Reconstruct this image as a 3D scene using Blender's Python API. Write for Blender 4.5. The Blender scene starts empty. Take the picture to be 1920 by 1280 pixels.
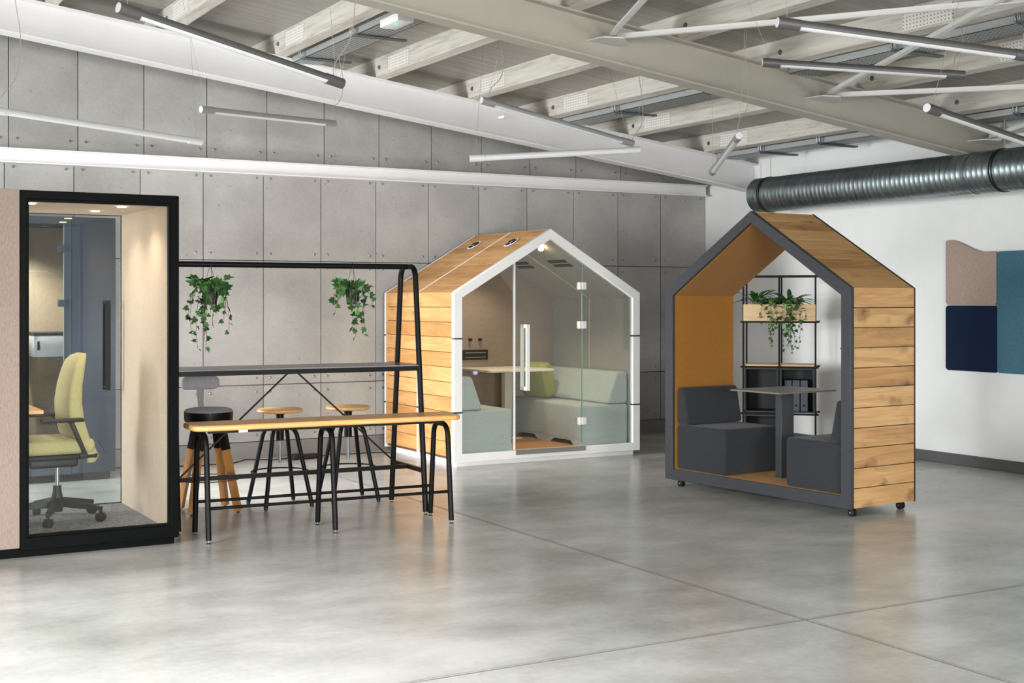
import bpy, bmesh, math, random
from mathutils import Vector, Matrix, noise as mnoise

# ------------------------------------------------------------------ camera, world, light
SC = bpy.context.scene
COL = SC.collection
F_PX, HORIZON, CAM_H, YAW = 2462.7, 561.9, 1.58, math.radians(29.7)

cam_d = bpy.data.cameras.new('camera')
cam = bpy.data.objects.new('camera', cam_d)
COL.objects.link(cam)
cam.location = (0, 0, CAM_H)
cam.rotation_euler = (math.radians(90), 0, -YAW)
cam_d.sensor_width = 36
cam_d.lens = F_PX / 1920 * 36
cam_d.shift_y = -(640 - HORIZON) / 1920
cam_d.clip_end = 200
SC.camera = cam

vs = SC.view_settings
vs.view_transform = 'Standard'
vs.look = 'None'
vs.gamma = 1
vs.use_curve_mapping = False
vs.exposure = 0.0

world = bpy.data.worlds.new('world')
SC.world = world
world.use_nodes = True
bg = world.node_tree.nodes['Background']
bg.inputs[0].default_value = (0.80, 0.90, 1.0, 1)
bg.inputs[1].default_value = 0.9


def area(name, loc, direction, sx, sy, power, col=(1, 1, 1), spread=180):
    l = bpy.data.lights.new(name, 'AREA')
    l.shape = 'RECTANGLE'
    l.size, l.size_y = sx, sy
    l.energy = power
    l.color = col
    l.spread = math.radians(spread)
    o = bpy.data.objects.new(name, l)
    COL.objects.link(o)
    o.location = loc
    o.rotation_euler = Vector(direction).to_track_quat('-Z', 'Z').to_euler()
    return o


LEFT_X, REAR_Y, WALL_Y, RIGHT_X = -2.6, -5.0, 12.7, 9.95
# daylight entering at the windows of the left and rear walls (window rectangles: centre, width)
LEFT_WINDOWS = [(-2.2, 2.6), (1.4, 2.6), (5.0, 2.6), (10.5, 2.4)]
REAR_WINDOWS = [(-1.1, 2.4), (1.7, 2.4), (8.2, 2.4)]
WZ0, WZ1 = 0.5, 2.6
for (c, w), pw, tilt, sp in zip(LEFT_WINDOWS, (120, 240, 370, 500), (-.6, -.6, -.6, -.40), (110, 105, 105, 120)):
    area('window_daylight', (LEFT_X - 0.04, c, (WZ0 + WZ1) / 2), (1, 0, tilt), w, WZ1 - WZ0, pw, (0.95, 0.98, 1.0), sp)
for (c, w), pw in zip(REAR_WINDOWS, (270, 270, 70)):
    area('window_daylight', (c, REAR_Y - 0.04, (WZ0 + WZ1) / 2), (0, 1, -0.20), w, WZ1 - WZ0, pw, (1.0, 0.98, 0.96), 85)

# unseen fill added behind the near booth to brighten wall and back floor
area('unseen_aisle_fill', (2.70, 10.6, 1.05), (0.92, 0.38, -0.12), 0.22, 1.5, 46, (1.0, 0.98, 0.96), 175)


# ------------------------------------------------------------------ materials
def srgb(r, g, b):
    def f(c):
        c /= 255.0
        return c / 12.92 if c <= 0.04045 else ((c + 0.055) / 1.055) ** 2.4
    return (f(r), f(g), f(b), 1)


def newmat(name):
    m = bpy.data.materials.new(name)
    m.use_nodes = True
    nt = m.node_tree
    return m, nt, nt.nodes['Principled BSDF']


def N(nt, kind, **kw):
    n = nt.nodes.new(kind)
    for k, v in kw.items():
        setattr(n, k, v)
    return n


def math_(nt, op, a, b=None, c=None, clamp=False):
    n = nt.nodes.new('ShaderNodeMath')
    n.operation = op
    n.use_clamp = clamp
    for i, v in enumerate((a, b, c)):
        if v is None:
            continue
        if isinstance(v, (int, float)):
            n.inputs[i].default_value = v
        else:
            nt.links.new(v, n.inputs[i])
    return n.outputs[0]


def mixc(nt, fac, a, b, blend='MIX'):
    n = nt.nodes.new('ShaderNodeMix')
    n.data_type = 'RGBA'
    n.blend_type = blend
    for s, v in ((n.inputs[0], fac), (n.inputs[6], a), (n.inputs[7], b)):
        if isinstance(v, (int, float)):
            s.default_value = v
        elif isinstance(v, tuple):
            s.default_value = v
        else:
            nt.links.new(v, s)
    return n.outputs[2]


def ramp(nt, fac, stops):
    n = nt.nodes.new('ShaderNodeValToRGB')
    cr = n.color_ramp
    while len(cr.elements) < len(stops):
        cr.elements.new(0.5)
    for e, (p, c) in zip(cr.elements, stops):
        e.position = p
        e.color = c if isinstance(c, tuple) else (c, c, c, 1)
    nt.links.new(fac, n.inputs[0])
    return n.outputs[0]


def noise(nt, vec, scale, detail=4, rough=0.5, dist=0.0):
    n = nt.nodes.new('ShaderNodeTexNoise')
    n.inputs['Scale'].default_value = scale
    n.inputs['Detail'].default_value = detail
    n.inputs['Roughness'].default_value = rough
    n.inputs['Distortion'].default_value = dist
    nt.links.new(vec, n.inputs['Vector'])
    return n.outputs['Fac']


def mapping(nt, vec, scale=(1, 1, 1), loc=(0, 0, 0)):
    n = nt.nodes.new('ShaderNodeMapping')
    n.inputs['Scale'].default_value = scale
    n.inputs['Location'].default_value = loc
    nt.links.new(vec, n.inputs['Vector'])
    return n.outputs[0]


def objco(nt):
    return nt.nodes.new('ShaderNodeTexCoord').outputs['Object']


def island(nt):
    return nt.nodes.new('ShaderNodeNewGeometry').outputs['Random Per Island']


def bump(nt, bsdf, h, strength=0.3, dist=0.01):
    n = nt.nodes.new('ShaderNodeBump')
    n.inputs['Strength'].default_value = strength
    n.inputs['Distance'].default_value = dist
    nt.links.new(h, n.inputs['Height'])
    nt.links.new(n.outputs[0], bsdf.inputs['Normal'])


def plain(name, rgb, rough=0.5, metal=0.0, var=0.0, spec=0.5):
    m, nt, b = newmat(name)
    c = srgb(*rgb)
    b.inputs['Roughness'].default_value = rough
    b.inputs['Metallic'].default_value = metal
    b.inputs['Specular IOR Level'].default_value = spec
    f = noise(nt, objco(nt), 6.0, 3)
    v = max(var, 0.04)
    d = tuple(x * (1 - v) for x in c[:3]) + (1,)
    l = tuple(min(1, x * (1 + v)) for x in c[:3]) + (1,)
    nt.links.new(mixc(nt, f, d, l), b.inputs['Base Color'])
    return m


def fabric(name, rgb, fleck=0.18, scale=260, rough=0.95):
    m, nt, b = newmat(name)
    c = srgb(*rgb)
    co = objco(nt)
    n1 = noise(nt, co, scale, 2, 0.6)
    n2 = noise(nt, mapping(nt, co, (1, 1, 0.25)), scale * 0.5, 2)
    n3 = noise(nt, co, 3.0, 3)
    f = math_(nt, 'ADD', math_(nt, 'MULTIPLY', n1, 0.6), math_(nt, 'MULTIPLY', n2, 0.4))
    d = tuple(x * (1 - fleck * 1.6) for x in c[:3]) + (1,)
    l = tuple(min(1, x * (1 + fleck * 1.6)) for x in c[:3]) + (1,)
    col = mixc(nt, ramp(nt, f, [(0.35, 0.0), (0.65, 1.0)]), d, l)
    col = mixc(nt, math_(nt, 'MULTIPLY', n3, 0.12), col, (0, 0, 0, 1))
    nt.links.new(col, b.inputs['Base Color'])
    b.inputs['Roughness'].default_value = rough
    b.inputs['Specular IOR Level'].default_value = 0.15
    b.inputs['Sheen Weight'].default_value = 0.1
    bump(nt, b, f, 0.12, 0.002)
    return m


def wood(name, light, mid, dark, axis=1, knots=0.0, rough=0.45, var=0.25):
    m, nt, b = newmat(name)
    co = objco(nt)
    rnd = island(nt)
    off = nt.nodes.new('ShaderNodeCombineXYZ')
    for i, k in enumerate((37.0, 91.0, 53.0)):
        nt.links.new(math_(nt, 'MULTIPLY', rnd, k), off.inputs[i])
    add = N(nt, 'ShaderNodeVectorMath', operation='ADD')
    nt.links.new(co, add.inputs[0])
    nt.links.new(off.outputs[0], add.inputs[1])
    s = [7.0, 7.0, 7.0]
    s[axis] = 0.9
    g = [60.0, 60.0, 60.0]
    g[axis] = 2.5
    v1 = mapping(nt, add.outputs[0], tuple(s))
    n1 = noise(nt, v1, 1.4, 6, 0.6, 1.2)
    rings = math_(nt, 'FRACT', math_(nt, 'MULTIPLY', noise(nt, v1, 0.7, 2, 0.4, 0.5), 7.0))
    rings = ramp(nt, rings, [(0.0, 0.0), (0.75, 0.6), (0.93, 1.0), (1.0, 0.1)])
    fine = noise(nt, mapping(nt, add.outputs[0], tuple(g)), 1.0, 3, 0.6)
    f = math_(nt, 'ADD', math_(nt, 'MULTIPLY', n1, 0.62), math_(nt, 'MULTIPLY', fine, 0.22))
    f = math_(nt, 'ADD', f, math_(nt, 'MULTIPLY', rings, 0.14))
    f = math_(nt, 'ADD', f, math_(nt, 'MULTIPLY', math_(nt, 'SUBTRACT', rnd, 0.5), var))
    col = ramp(nt, f, [(0.28, srgb(*light)), (0.52, srgb(*mid)), (0.82, srgb(*dark))])
    if knots:
        vo = nt.nodes.new('ShaderNodeTexVoronoi')
        ks = [5.0, 5.0, 5.0]
        ks[axis] = 3.0
        wob = N(nt, 'ShaderNodeVectorMath', operation='ADD')
        nv = nt.nodes.new('ShaderNodeTexNoise')
        nv.inputs['Scale'].default_value = 9
        nt.links.new(add.outputs[0], nv.inputs['Vector'])
        sc = N(nt, 'ShaderNodeVectorMath', operation='SCALE')
        nt.links.new(nv.outputs['Color'], sc.inputs[0])
        sc.inputs['Scale'].default_value = 0.12
        nt.links.new(add.outputs[0], wob.inputs[0])
        nt.links.new(sc.outputs[0], wob.inputs[1])
        nt.links.new(mapping(nt, wob.outputs[0], tuple(ks)), vo.inputs['Vector'])
        vo.inputs['Scale'].default_value = 1.0
        k = ramp(nt, vo.outputs['Distance'], [(0.04, 1.0), (0.12, 0.5), (0.30, 0.0)])
        gate = ramp(nt, noise(nt, add.outputs[0], 2.2, 1), [(0.40, 0.0), (0.48, 1.0)])
        k = math_(nt, 'MULTIPLY', math_(nt, 'MULTIPLY', k, gate), knots)
        col = mixc(nt, k, col, srgb(92, 58, 34))
    nt.links.new(col, b.inputs['Base Color'])
    b.inputs['Roughness'].default_value = rough
    bump(nt, b, f, 0.12, 0.003)
    return m


def glass(name, tint=(0.90, 0.96, 0.94), refl=1.0, base=0.045):
    m = bpy.data.materials.new(name)
    m.use_nodes = True
    nt = m.node_tree
    nt.nodes.clear()
    out = nt.nodes.new('ShaderNodeOutputMaterial')
    tr = nt.nodes.new('ShaderNodeBsdfTransparent')
    tr.inputs[0].default_value = tint + (1,)
    gl = nt.nodes.new('ShaderNodeBsdfGlossy')
    gl.inputs['Roughness'].default_value = 0.0
    gl.inputs[0].default_value = (1, 1, 1, 1)
    lw = nt.nodes.new('ShaderNodeLayerWeight')
    lw.inputs[0].default_value = 0.5
    p = math_(nt, 'POWER', lw.outputs['Facing'], 4.0)
    fac = math_(nt, 'MULTIPLY', math_(nt, 'ADD', math_(nt, 'MULTIPLY', p, 0.9), base), refl, clamp=True)
    mx = nt.nodes.new('ShaderNodeMixShader')
    nt.links.new(fac, mx.inputs[0])
    nt.links.new(tr.outputs[0], mx.inputs[1])
    nt.links.new(gl.outputs[0], mx.inputs[2])
    nt.links.new(mx.outputs[0], out.inputs[0])
    return m


def emit(name, rgb, strength):
    m, nt, b = newmat(name)
    b.inputs['Base Color'].default_value = srgb(*rgb)
    b.inputs['Emission Color'].default_value = srgb(*rgb)
    b.inputs['Emission Strength'].default_value = strength
    return m


def m_concrete_wall():
    m, nt, b = newmat('cast concrete panel')
    co = objco(nt)
    rnd = island(nt)
    off = nt.nodes.new('ShaderNodeCombineXYZ')
    nt.links.new(math_(nt, 'MULTIPLY', rnd, 40.0), off.inputs[0])
    nt.links.new(math_(nt, 'MULTIPLY', rnd, 17.0), off.inputs[2])
    add = N(nt, 'ShaderNodeVectorMath', operation='ADD')
    nt.links.new(co, add.inputs[0])
    nt.links.new(off.outputs[0], add.inputs[1])
    v = add.outputs[0]
    big = noise(nt, v, 1.6, 5, 0.55)
    fine = noise(nt, v, 38.0, 4, 0.6)
    f = math_(nt, 'ADD', math_(nt, 'MULTIPLY', big, 0.75), math_(nt, 'MULTIPLY', fine, 0.25))
    f = math_(nt, 'ADD', f, math_(nt, 'MULTIPLY', math_(nt, 'SUBTRACT', rnd, 0.5), 0.12))
    col = ramp(nt, f, [(0.30, srgb(144, 143, 140)), (0.55, srgb(162, 161, 158)), (0.8, srgb(178, 177, 173))])
    vo = nt.nodes.new('ShaderNodeTexVoronoi')
    vo.inputs['Scale'].default_value = 16.0
    nt.links.new(v, vo.inputs['Vector'])
    gate = ramp(nt, noise(nt, v, 6.0, 2), [(0.50, 0.0), (0.60, 1.0)])
    pits = math_(nt, 'MULTIPLY', ramp(nt, vo.outputs['Distance'], [(0.05, 1.0), (0.13, 0.0)]), gate)
    col = mixc(nt, math_(nt, 'MULTIPLY', pits, 0.7), col, srgb(86, 84, 80))
    nt.links.new(col, b.inputs['Base Color'])
    b.inputs['Roughness'].default_value = 0.7
    b.inputs['Specular IOR Level'].default_value = 0.3
    h = math_(nt, 'SUBTRACT', math_(nt, 'MULTIPLY', fine, 0.3), pits)
    bump(nt, b, h, 0.4, 0.004)
    return m


def m_floor():
    m, nt, b = newmat('polished concrete floor')
    co = objco(nt)
    cloud = noise(nt, co, 0.6, 5, 0.55, 0.0)
    c2 = noise(nt, mapping(nt, co, (1, 1.6, 1), (7, 3, 0)), 1.9, 6, 0.55, 0.1)
    fine = noise(nt, co, 22.0, 5, 0.65)
    f = math_(nt, 'ADD', math_(nt, 'MULTIPLY', cloud, 0.55), math_(nt, 'MULTIPLY', c2, 0.35))
    f = math_(nt, 'ADD', f, math_(nt, 'MULTIPLY', fine, 0.14))
    col = ramp(nt, f, [(0.36, srgb(142, 141, 134)), (0.50, srgb(171, 171, 166)), (0.64, srgb(197, 196, 192))])
    # fine scratches
    sc1 = noise(nt, mapping(nt, co, (40, 6, 1)), 1.0, 5, 0.7, 1.5)
    sc1 = ramp(nt, sc1, [(0.60, 0.0), (0.80, 1.0)])
    col = mixc(nt, math_(nt, 'MULTIPLY', sc1, 0.15), col, srgb(86, 84, 78))
    # sawn joints
    sep = nt.nodes.new('ShaderNodeSeparateXYZ')
    nt.links.new(co, sep.inputs[0])
    jl = None
    for ax, p, w in ((0, 4.47, 0.006), (1, 4.915, 0.006), (1, 8.77, 0.004), (0, 4.492, 0.003), (1, 4.937, 0.003), (0, 0.6, .005), (1, 1.06, .005), (0, 8.34, .004)):
        d = math_(nt, 'ABSOLUTE', math_(nt, 'SUBTRACT', sep.outputs[ax], p))
        l = math_(nt, 'LESS_THAN', d, w)
        jl = l if jl is None else math_(nt, 'MAXIMUM', jl, l)
    col = mixc(nt, math_(nt, 'MULTIPLY', jl, 0.75), col, srgb(92, 86, 72))
    nt.links.new(col, b.inputs['Base Color'])
    r = math_(nt, 'ADD', math_(nt, 'MULTIPLY', cloud, 0.16), 0.17)
    r = math_(nt, 'ADD', r, math_(nt, 'MULTIPLY', jl, 0.3))
    nt.links.new(r, b.inputs['Roughness'])
    b.inputs['Specular IOR Level'].default_value = 0.55
    h = math_(nt, 'SUBTRACT', math_(nt, 'MULTIPLY', fine, 0.25), jl)
    bump(nt, b, h, 0.15, 0.003)
    return m


def m_ceiling():
    m, nt, b = newmat('ribbed ceiling sheet')
    co = objco(nt)
    sep = nt.nodes.new('ShaderNodeSeparateXYZ')
    nt.links.new(co, sep.inputs[0])
    w = math_(nt, 'SINE', math_(nt, 'MULTIPLY', sep.outputs[1], 2 * math.pi / 0.055))
    n1 = noise(nt, mapping(nt, co, (0.5, 12, 1)), 1.5, 4)
    col = ramp(nt, n1, [(0.3, srgb(128, 125, 117)), (0.7, srgb(152, 149, 140))])
    nt.links.new(col, b.inputs['Base Color'])
    b.inputs['Roughness'].default_value = 0.4
    bump(nt, b, w, 0.2, 0.005)
    return m


def m_whitewash():
    m, nt, b = newmat('whitewashed timber')
    co = objco(nt)
    v = mapping(nt, co, (8, 0.8, 8))
    n1 = noise(nt, v, 1.6, 6, 0.6, 1.0)
    n2 = noise(nt, mapping(nt, co, (50, 1.5, 50)), 1.0, 3)
    f = math_(nt, 'ADD', math_(nt, 'MULTIPLY', n1, 0.7), math_(nt, 'MULTIPLY', n2, 0.3))
    col = ramp(nt, f, [(0.3, srgb(158, 152, 140)), (0.5, srgb(192, 188, 178)), (0.72, srgb(208, 205, 196))])
    crack = noise(nt, mapping(nt, co, (14, 0.7, 22)), 1.0, 2, 0.5, 0.6)
    cr = ramp(nt, math_(nt, 'ABSOLUTE', math_(nt, 'SUBTRACT', crack, 0.56)), [(0.0, 1.0), (0.008, 0.0)])
    col = mixc(nt, math_(nt, 'MULTIPLY', cr, 0.5), col, srgb(110, 98, 80))
    nt.links.new(col, b.inputs['Base Color'])
    b.inputs['Roughness'].default_value = 0.75
    bump(nt, b, f, 0.2, 0.004)
    return m


def m_perf(name, rgb, dot, pitch, metal, rough, ax=(1, 0), size=0.32, hole=(30, 32, 34)):
    """sheet metal with rows of punched holes (drawn on two object axes)"""
    m, nt, b = newmat(name)
    co = objco(nt)
    sep = nt.nodes.new('ShaderNodeSeparateXYZ')
    nt.links.new(co, sep.inputs[0])
    a = math_(nt, 'SUBTRACT', math_(nt, 'FRACT', math_(nt, 'DIVIDE', sep.outputs[ax[0]], pitch[0])), 0.5)
    c = math_(nt, 'SUBTRACT', math_(nt, 'FRACT', math_(nt, 'DIVIDE', sep.outputs[ax[1]], pitch[1])), 0.5)
    inside = math_(nt, 'MULTIPLY', math_(nt, 'LESS_THAN', math_(nt, 'ABSOLUTE', a), size), math_(nt, 'LESS_THAN', math_(nt, 'ABSOLUTE', c), dot))
    col = mixc(nt, inside, srgb(*rgb), srgb(*hole))
    nt.links.new(col, b.inputs['Base Color'])
    nt.links.new(math_(nt, 'MULTIPLY', math_(nt, 'SUBTRACT', 1.0, inside), metal), b.inputs['Metallic'])
    b.inputs['Roughness'].default_value = rough
    return m


def m_galv():
    m, nt, b = newmat('galvanised steel duct')
    co = objco(nt)
    n1 = noise(nt, mapping(nt, co, (2, 9, 2)), 3.0, 5, 0.6)
    col = ramp(nt, n1, [(0.3, srgb(124, 136, 140)), (0.7, srgb(158, 168, 170))])
    nt.links.new(col, b.inputs['Base Color'])
    b.inputs['Metallic'].default_value = 0.95
    nt.links.new(math_(nt, 'ADD', math_(nt, 'MULTIPLY', n1, 0.15), 0.26), b.inputs['Roughness'])
    return m


def m_leaf(name, dark, light):
    m, nt, b = newmat(name)
    rnd = island(nt)
    f = math_(nt, 'ADD', math_(nt, 'MULTIPLY', rnd, 0.8), math_(nt, 'MULTIPLY', noise(nt, objco(nt), 60, 2), 0.25))
    col = ramp(nt, f, [(0.05, srgb(*dark)), (0.65, tuple((a + c) / 2.6 for a, c in zip(srgb(*dark)[:3], srgb(*light)[:3])) + (1,)), (1.0, srgb(*light))])
    nt.links.new(col, b.inputs['Base Color'])
    b.inputs['Roughness'].default_value = 0.42
    b.inputs['Transmission Weight'].default_value = 0.0
    return m


M = {}
M['concrete'] = m_concrete_wall()
M['floor'] = m_floor()
M['ceiling'] = m_ceiling()
M['timber'] = m_whitewash()
M['white_wall'] = plain('white wall paint', (226, 226, 224), 0.8, var=0.02)
M['off_wall'] = plain('side wall paint', (205, 205, 203), 0.85, var=0.02)
M['gap'] = plain('dark joint', (52, 50, 47), 0.9)
M['bolt'] = plain('steel bolt', (140, 145, 148), 0.35, 0.9)
M['white_steel'] = plain('white painted steel', (222, 221, 222), 0.45, var=0.03)
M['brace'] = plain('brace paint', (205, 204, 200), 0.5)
M['shaded_steel'] = plain('shaded white painted steel', (170, 167, 155), 0.5, var=0.04)  # white rafter steel darkened, its shade put into the colour
M['skirt'] = plain('grey skirting', (84, 84, 84), 0.45)
M['skirt2'] = plain('grey wall base', (120, 118, 115), 0.4, 0.3)
M['black'] = plain('black powder coat', (10, 11, 12), 0.45, spec=0.15)
M['black_soft'] = plain('black plastic', (24, 24, 25), 0.55, spec=0.35)
M['anthracite'] = plain('anthracite powder coat', (57, 59, 63), 0.5, spec=.35)
M['black_frame'] = plain('matt black frame', (5, 6, 7), 0.5, spec=0.05)
M['anth_edge'] = plain('dark edge strip', (30, 32, 35), 0.5)
M['white_coat'] = plain('white powder coat', (232, 232, 231), 0.4)
M['band'] = plain('black joint band', (30, 30, 32), 0.6)
M['tabletop'] = plain('graphite table top', (104, 100, 102), 0.28)
M['top_grey'] = plain('grey brown table top', (112, 106, 102), 0.35)
M['cream_top'] = plain('cream table top', (214, 206, 192), 0.4)
M['cream_leg'] = plain('cream leg', (200, 194, 180), 0.45)
M['oak_bright'] = wood('honey oak boards', (218, 168, 110), (196, 142, 84), (156, 104, 54), 1, 0.35, 0.45, 0.26)
M['oak_knot'] = wood('knotty oak boards', (204, 164, 112), (180, 138, 88), (126, 90, 54), 1, 1.0, 0.55, 0.30)
M['oak_x'] = wood('oak along x', (232, 184, 120), (214, 158, 92), (176, 118, 60), 0, 0.2, 0.38, 0.15)
M['oak_z'] = wood('oak along z', (178, 130, 74), (156, 108, 56), (116, 78, 38), 2, 0.1, 0.42, 0.15)
M['oak_floor'] = wood('oak floor', (206, 150, 92), (182, 124, 70), (140, 90, 48), 0, 0.2, 0.4, 0.2)
M['ply'] = wood('pale oak board', (214, 186, 146), (196, 164, 122), (164, 128, 88), 0, 0.2, 0.5, 0.15)
M['mustard'] = fabric('mustard fabric', (152, 102, 40), 0.10)
M['oak_gap'] = plain('shadow gap', (96, 66, 40), .8)
M['charcoal'] = fabric('charcoal fabric', (50, 52, 56), 0.14)
M['grey_seat'] = fabric('grey seat fabric', (128, 128, 131), 0.12)
M['sage'] = fabric('pale sage fabric', (178, 187, 182), 0.10)
M['felt_brown'] = fabric('taupe felt', (142, 126, 112), 0.10)
M['felt_grey'] = fabric('grey felt', (164, 163, 156), 0.08)
M['taupe'] = fabric('taupe booth fabric', (142, 126, 117), 0.16)
M['cream_felt'] = fabric('cream felt', (204, 182, 158), 0.08)
M['carpet'] = fabric('grey carpet', (108, 107, 104), 0.5, 75)
M['chair_green'] = fabric('yellow green fabric', (178, 168, 118), 0.08)
M['pillow'] = fabric('olive cushion fabric', (150, 148, 84), 0.08)
M['blue_felt'] = fabric('slate blue felt', (54, 61, 71), 0.08)
M['blue_frame'] = plain('slate blue frame', (44, 53, 64), 0.5)
M['panel_beige'] = fabric('beige panel felt', (166, 146, 134), 0.16)
M['panel_navy'] = fabric('navy panel felt', (14, 30, 56), 0.12)
M['panel_teal'] = fabric('teal panel felt', (72, 112, 130), 0.14)
M['glass'] = glass('clear glass', (0.965, 0.98, 0.975), 1.0, 0.03)
M['glass_booth'] = glass('booth glass', (0.96, 0.98, 0.985), 1.0, 0.03)
M['glass_edge'] = plain('green glass edge', (120, 160, 150), 0.2)
M['window_glass'] = glass('window glass', (0.97, 0.98, 0.98), 1.0, 0.03)
M['steel'] = plain('brushed steel', (170, 168, 164), 0.3, 0.9)
M['zinc'] = plain('zinc plated steel', (128, 136, 140), 0.35, 0.9, 0.15)
M['zinc_dark'] = plain('dull zinc strut', (120, 128, 132), 0.4, 0.8, 0.15)
M['tray'] = m_perf('perforated tray', (168, 172, 172), 0.26, (0.042, 0.036), 0.4, 0.42, (1, 0), 0.34)
M['plate'] = m_perf('nail plate', (214, 212, 204), 0.2, (0.032, 0.026), 0.0, 0.6, (1, 2), 0.18, (138, 134, 126))
M['galv'] = m_galv()
M['lamp_grey'] = plain('lamp grey aluminium', (150, 151, 151), 0.42, 0.3)
M['lamp_pale_lit'] = plain('lamp pale grey', (196, 197, 198), 0.42)  # lamp grey made paler, light on these tubes put into the colour
M['lamp_dark'] = plain('lamp dark grey', (84, 84, 84), 0.45, 0.2)
M['diffuser'] = plain('opal diffuser', (205, 205, 207), 0.35)
M['wire'] = plain('thin wire', (150, 150, 146), 0.5, 0.3)
M['cable'] = plain('pale cable', (150, 145, 128), 0.6)
M['brass'] = plain('bronze ring', (150, 124, 96), 0.35, 0.8)
M['pot'] = plain('black plant pot', (22, 21, 23), 0.5)
M['leaf'] = m_leaf('ivy leaf', (14, 44, 24), (86, 146, 62))
M['leaf_dark'] = m_leaf('broad leaf', (26, 66, 30), (82, 130, 58))
M['stem'] = plain('vine stem', (112, 100, 66), 0.6)
M['warm_lamp'] = emit('warm downlight', (255, 222, 170), 30.0)
M['led_green'] = emit('green indicator', (60, 255, 130), 3.0)
M['led_violet'] = emit('violet ring light', (170, 160, 255), 1.5)


# ------------------------------------------------------------------ geometry helpers
class MB:
    """collects shapes in one bmesh"""
    def __init__(s):
        s.bm = bmesh.new()

    def hexa(s, p):
        v = [s.bm.verts.new(q) for q in p]
        for f in ((0, 3, 2, 1), (4, 5, 6, 7), (0, 1, 5, 4), (1, 2, 6, 5), (2, 3, 7, 6), (3, 0, 4, 7)):
            s.bm.faces.new([v[i] for i in f])
        return s

    def box(s, x0, x1, y0, y1, z0, z1):
        return s.hexa([(x0, y0, z0), (x1, y0, z0), (x1, y1, z0), (x0, y1, z0),
                       (x0, y0, z1), (x1, y0, z1), (x1, y1, z1), (x0, y1, z1)])

    def bar(s, a, b, w, h, up=(0, 0, 1)):
        """rectangular bar from a to b, w across, h along up"""
        a, b = Vector(a), Vector(b)
        d = (b - a).normalized()
        up = Vector(up)
        side = d.cross(up)
        if side.length < 1e-4:
            side = d.cross(Vector((1, 0, 0)))
        side.normalize()
        u = side.cross(d).normalized()
        sw, uh = side * w / 2, u * h / 2
        return s.hexa([a - sw - uh, a + sw - uh, b + sw - uh, b - sw - uh,
                       a - sw + uh, a + sw + uh, b + sw + uh, b - sw + uh])

    def prism(s, pts, vec):
        """closed polygon of 3D points extruded by vec"""
        vec = Vector(vec)
        a = [s.bm.verts.new(p) for p in pts]
        b = [s.bm.verts.new(Vector(p) + vec) for p in pts]
        n = len(pts)
        s.bm.faces.new(a[::-1])
        s.bm.faces.new(b)
        for i in range(n):
            s.bm.faces.new([a[i], a[(i + 1) % n], b[(i + 1) % n], b[i]])
        return s

    def ring(s, outer, inner, vec):
        """frame between two loops of equal count, extruded by vec"""
        vec = Vector(vec)
        n = len(outer)
        o0 = [s.bm.verts.new(p) for p in outer]
        i0 = [s.bm.verts.new(p) for p in inner]
        o1 = [s.bm.verts.new(Vector(p) + vec) for p in outer]
        i1 = [s.bm.verts.new(Vector(p) + vec) for p in inner]
        for k in range(n):
            j = (k + 1) % n
            s.bm.faces.new([o0[k], o0[j], i0[j], i0[k]])
            s.bm.faces.new([o1[j], o1[k], i1[k], i1[j]])
            s.bm.faces.new([o0[j], o0[k], o1[k], o1[j]])
            s.bm.faces.new([i0[k], i0[j], i1[j], i1[k]])
        return s

    def tube(s, pts, r, seg=12, closed=False, r2=None, caps=True):
        pts = [Vector(p) for p in pts]
        n = len(pts)
        rings = []
        prev = None
        for i, p in enumerate(pts):
            if closed:
                t = (pts[(i + 1) % n] - pts[i - 1]).normalized()
            elif i == 0:
                t = (pts[1] - pts[0]).normalized()
            elif i == n - 1:
                t = (pts[-1] - pts[-2]).normalized()
            else:
                t = ((pts[i + 1] - p).normalized() + (p - pts[i - 1]).normalized()).normalized()
            if prev is None:
                ref = Vector((0, 0, 1)) if abs(t.z) < 0.9 else Vector((1, 0, 0))
                u = (ref - t * ref.dot(t)).normalized()
            else:
                u = (prev - t * prev.dot(t)).normalized()
            prev = u
            w = t.cross(u)
            rr = r if r2 is None else r + (r2 - r) * i / (n - 1)
            rings.append([s.bm.verts.new(p + (u * math.cos(a) + w * math.sin(a)) * rr)
                          for a in (2 * math.pi * k / seg for k in range(seg))])
        m = n if closed else n - 1
        for i in range(m):
            a, b = rings[i], rings[(i + 1) % n]
            for k in range(seg):
                s.bm.faces.new([a[k], a[(k + 1) % seg], b[(k + 1) % seg], b[k]])
        if not closed and caps:
            s.bm.faces.new(rings[0][::-1])
            s.bm.faces.new(rings[-1])
        return s

    def lathe(s, prof, c=(0, 0, 0), seg=32, axis='z', caps=True):
        """profile of (radius, height) turned about an axis through c"""
        c = Vector(c)
        rings = []
        for r, h in prof:
            rg = []
            for k in range(seg):
                a = 2 * math.pi * k / seg
                x, y = math.cos(a) * r, math.sin(a) * r
                p = {'z': (x, y, h), 'y': (x, h, -y), 'x': (h, x, y)}[axis]
                rg.append(s.bm.verts.new(c + Vector(p)))
            rings.append(rg)
        for a, b in zip(rings, rings[1:]):
            for k in range(seg):
                s.bm.faces.new([a[k], a[(k + 1) % seg], b[(k + 1) % seg], b[k]])
        if caps:
            s.bm.faces.new(rings[0][::-1])
            s.bm.faces.new(rings[-1])
        return s

    def loft(s, secs, caps=True):
        rings = [[s.bm.verts.new(p) for p in sec] for sec in secs]
        n = len(rings[0])
        for a, b in zip(rings, rings[1:]):
            for k in range(n):
                s.bm.faces.new([a[k], a[(k + 1) % n], b[(k + 1) % n], b[k]])
        if caps:
            s.bm.faces.new(rings[0][::-1])
            s.bm.faces.new(rings[-1])
        return s

    def face(s, pts):
        s.bm.faces.new([s.bm.verts.new(p) for p in pts])
        return s

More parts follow.
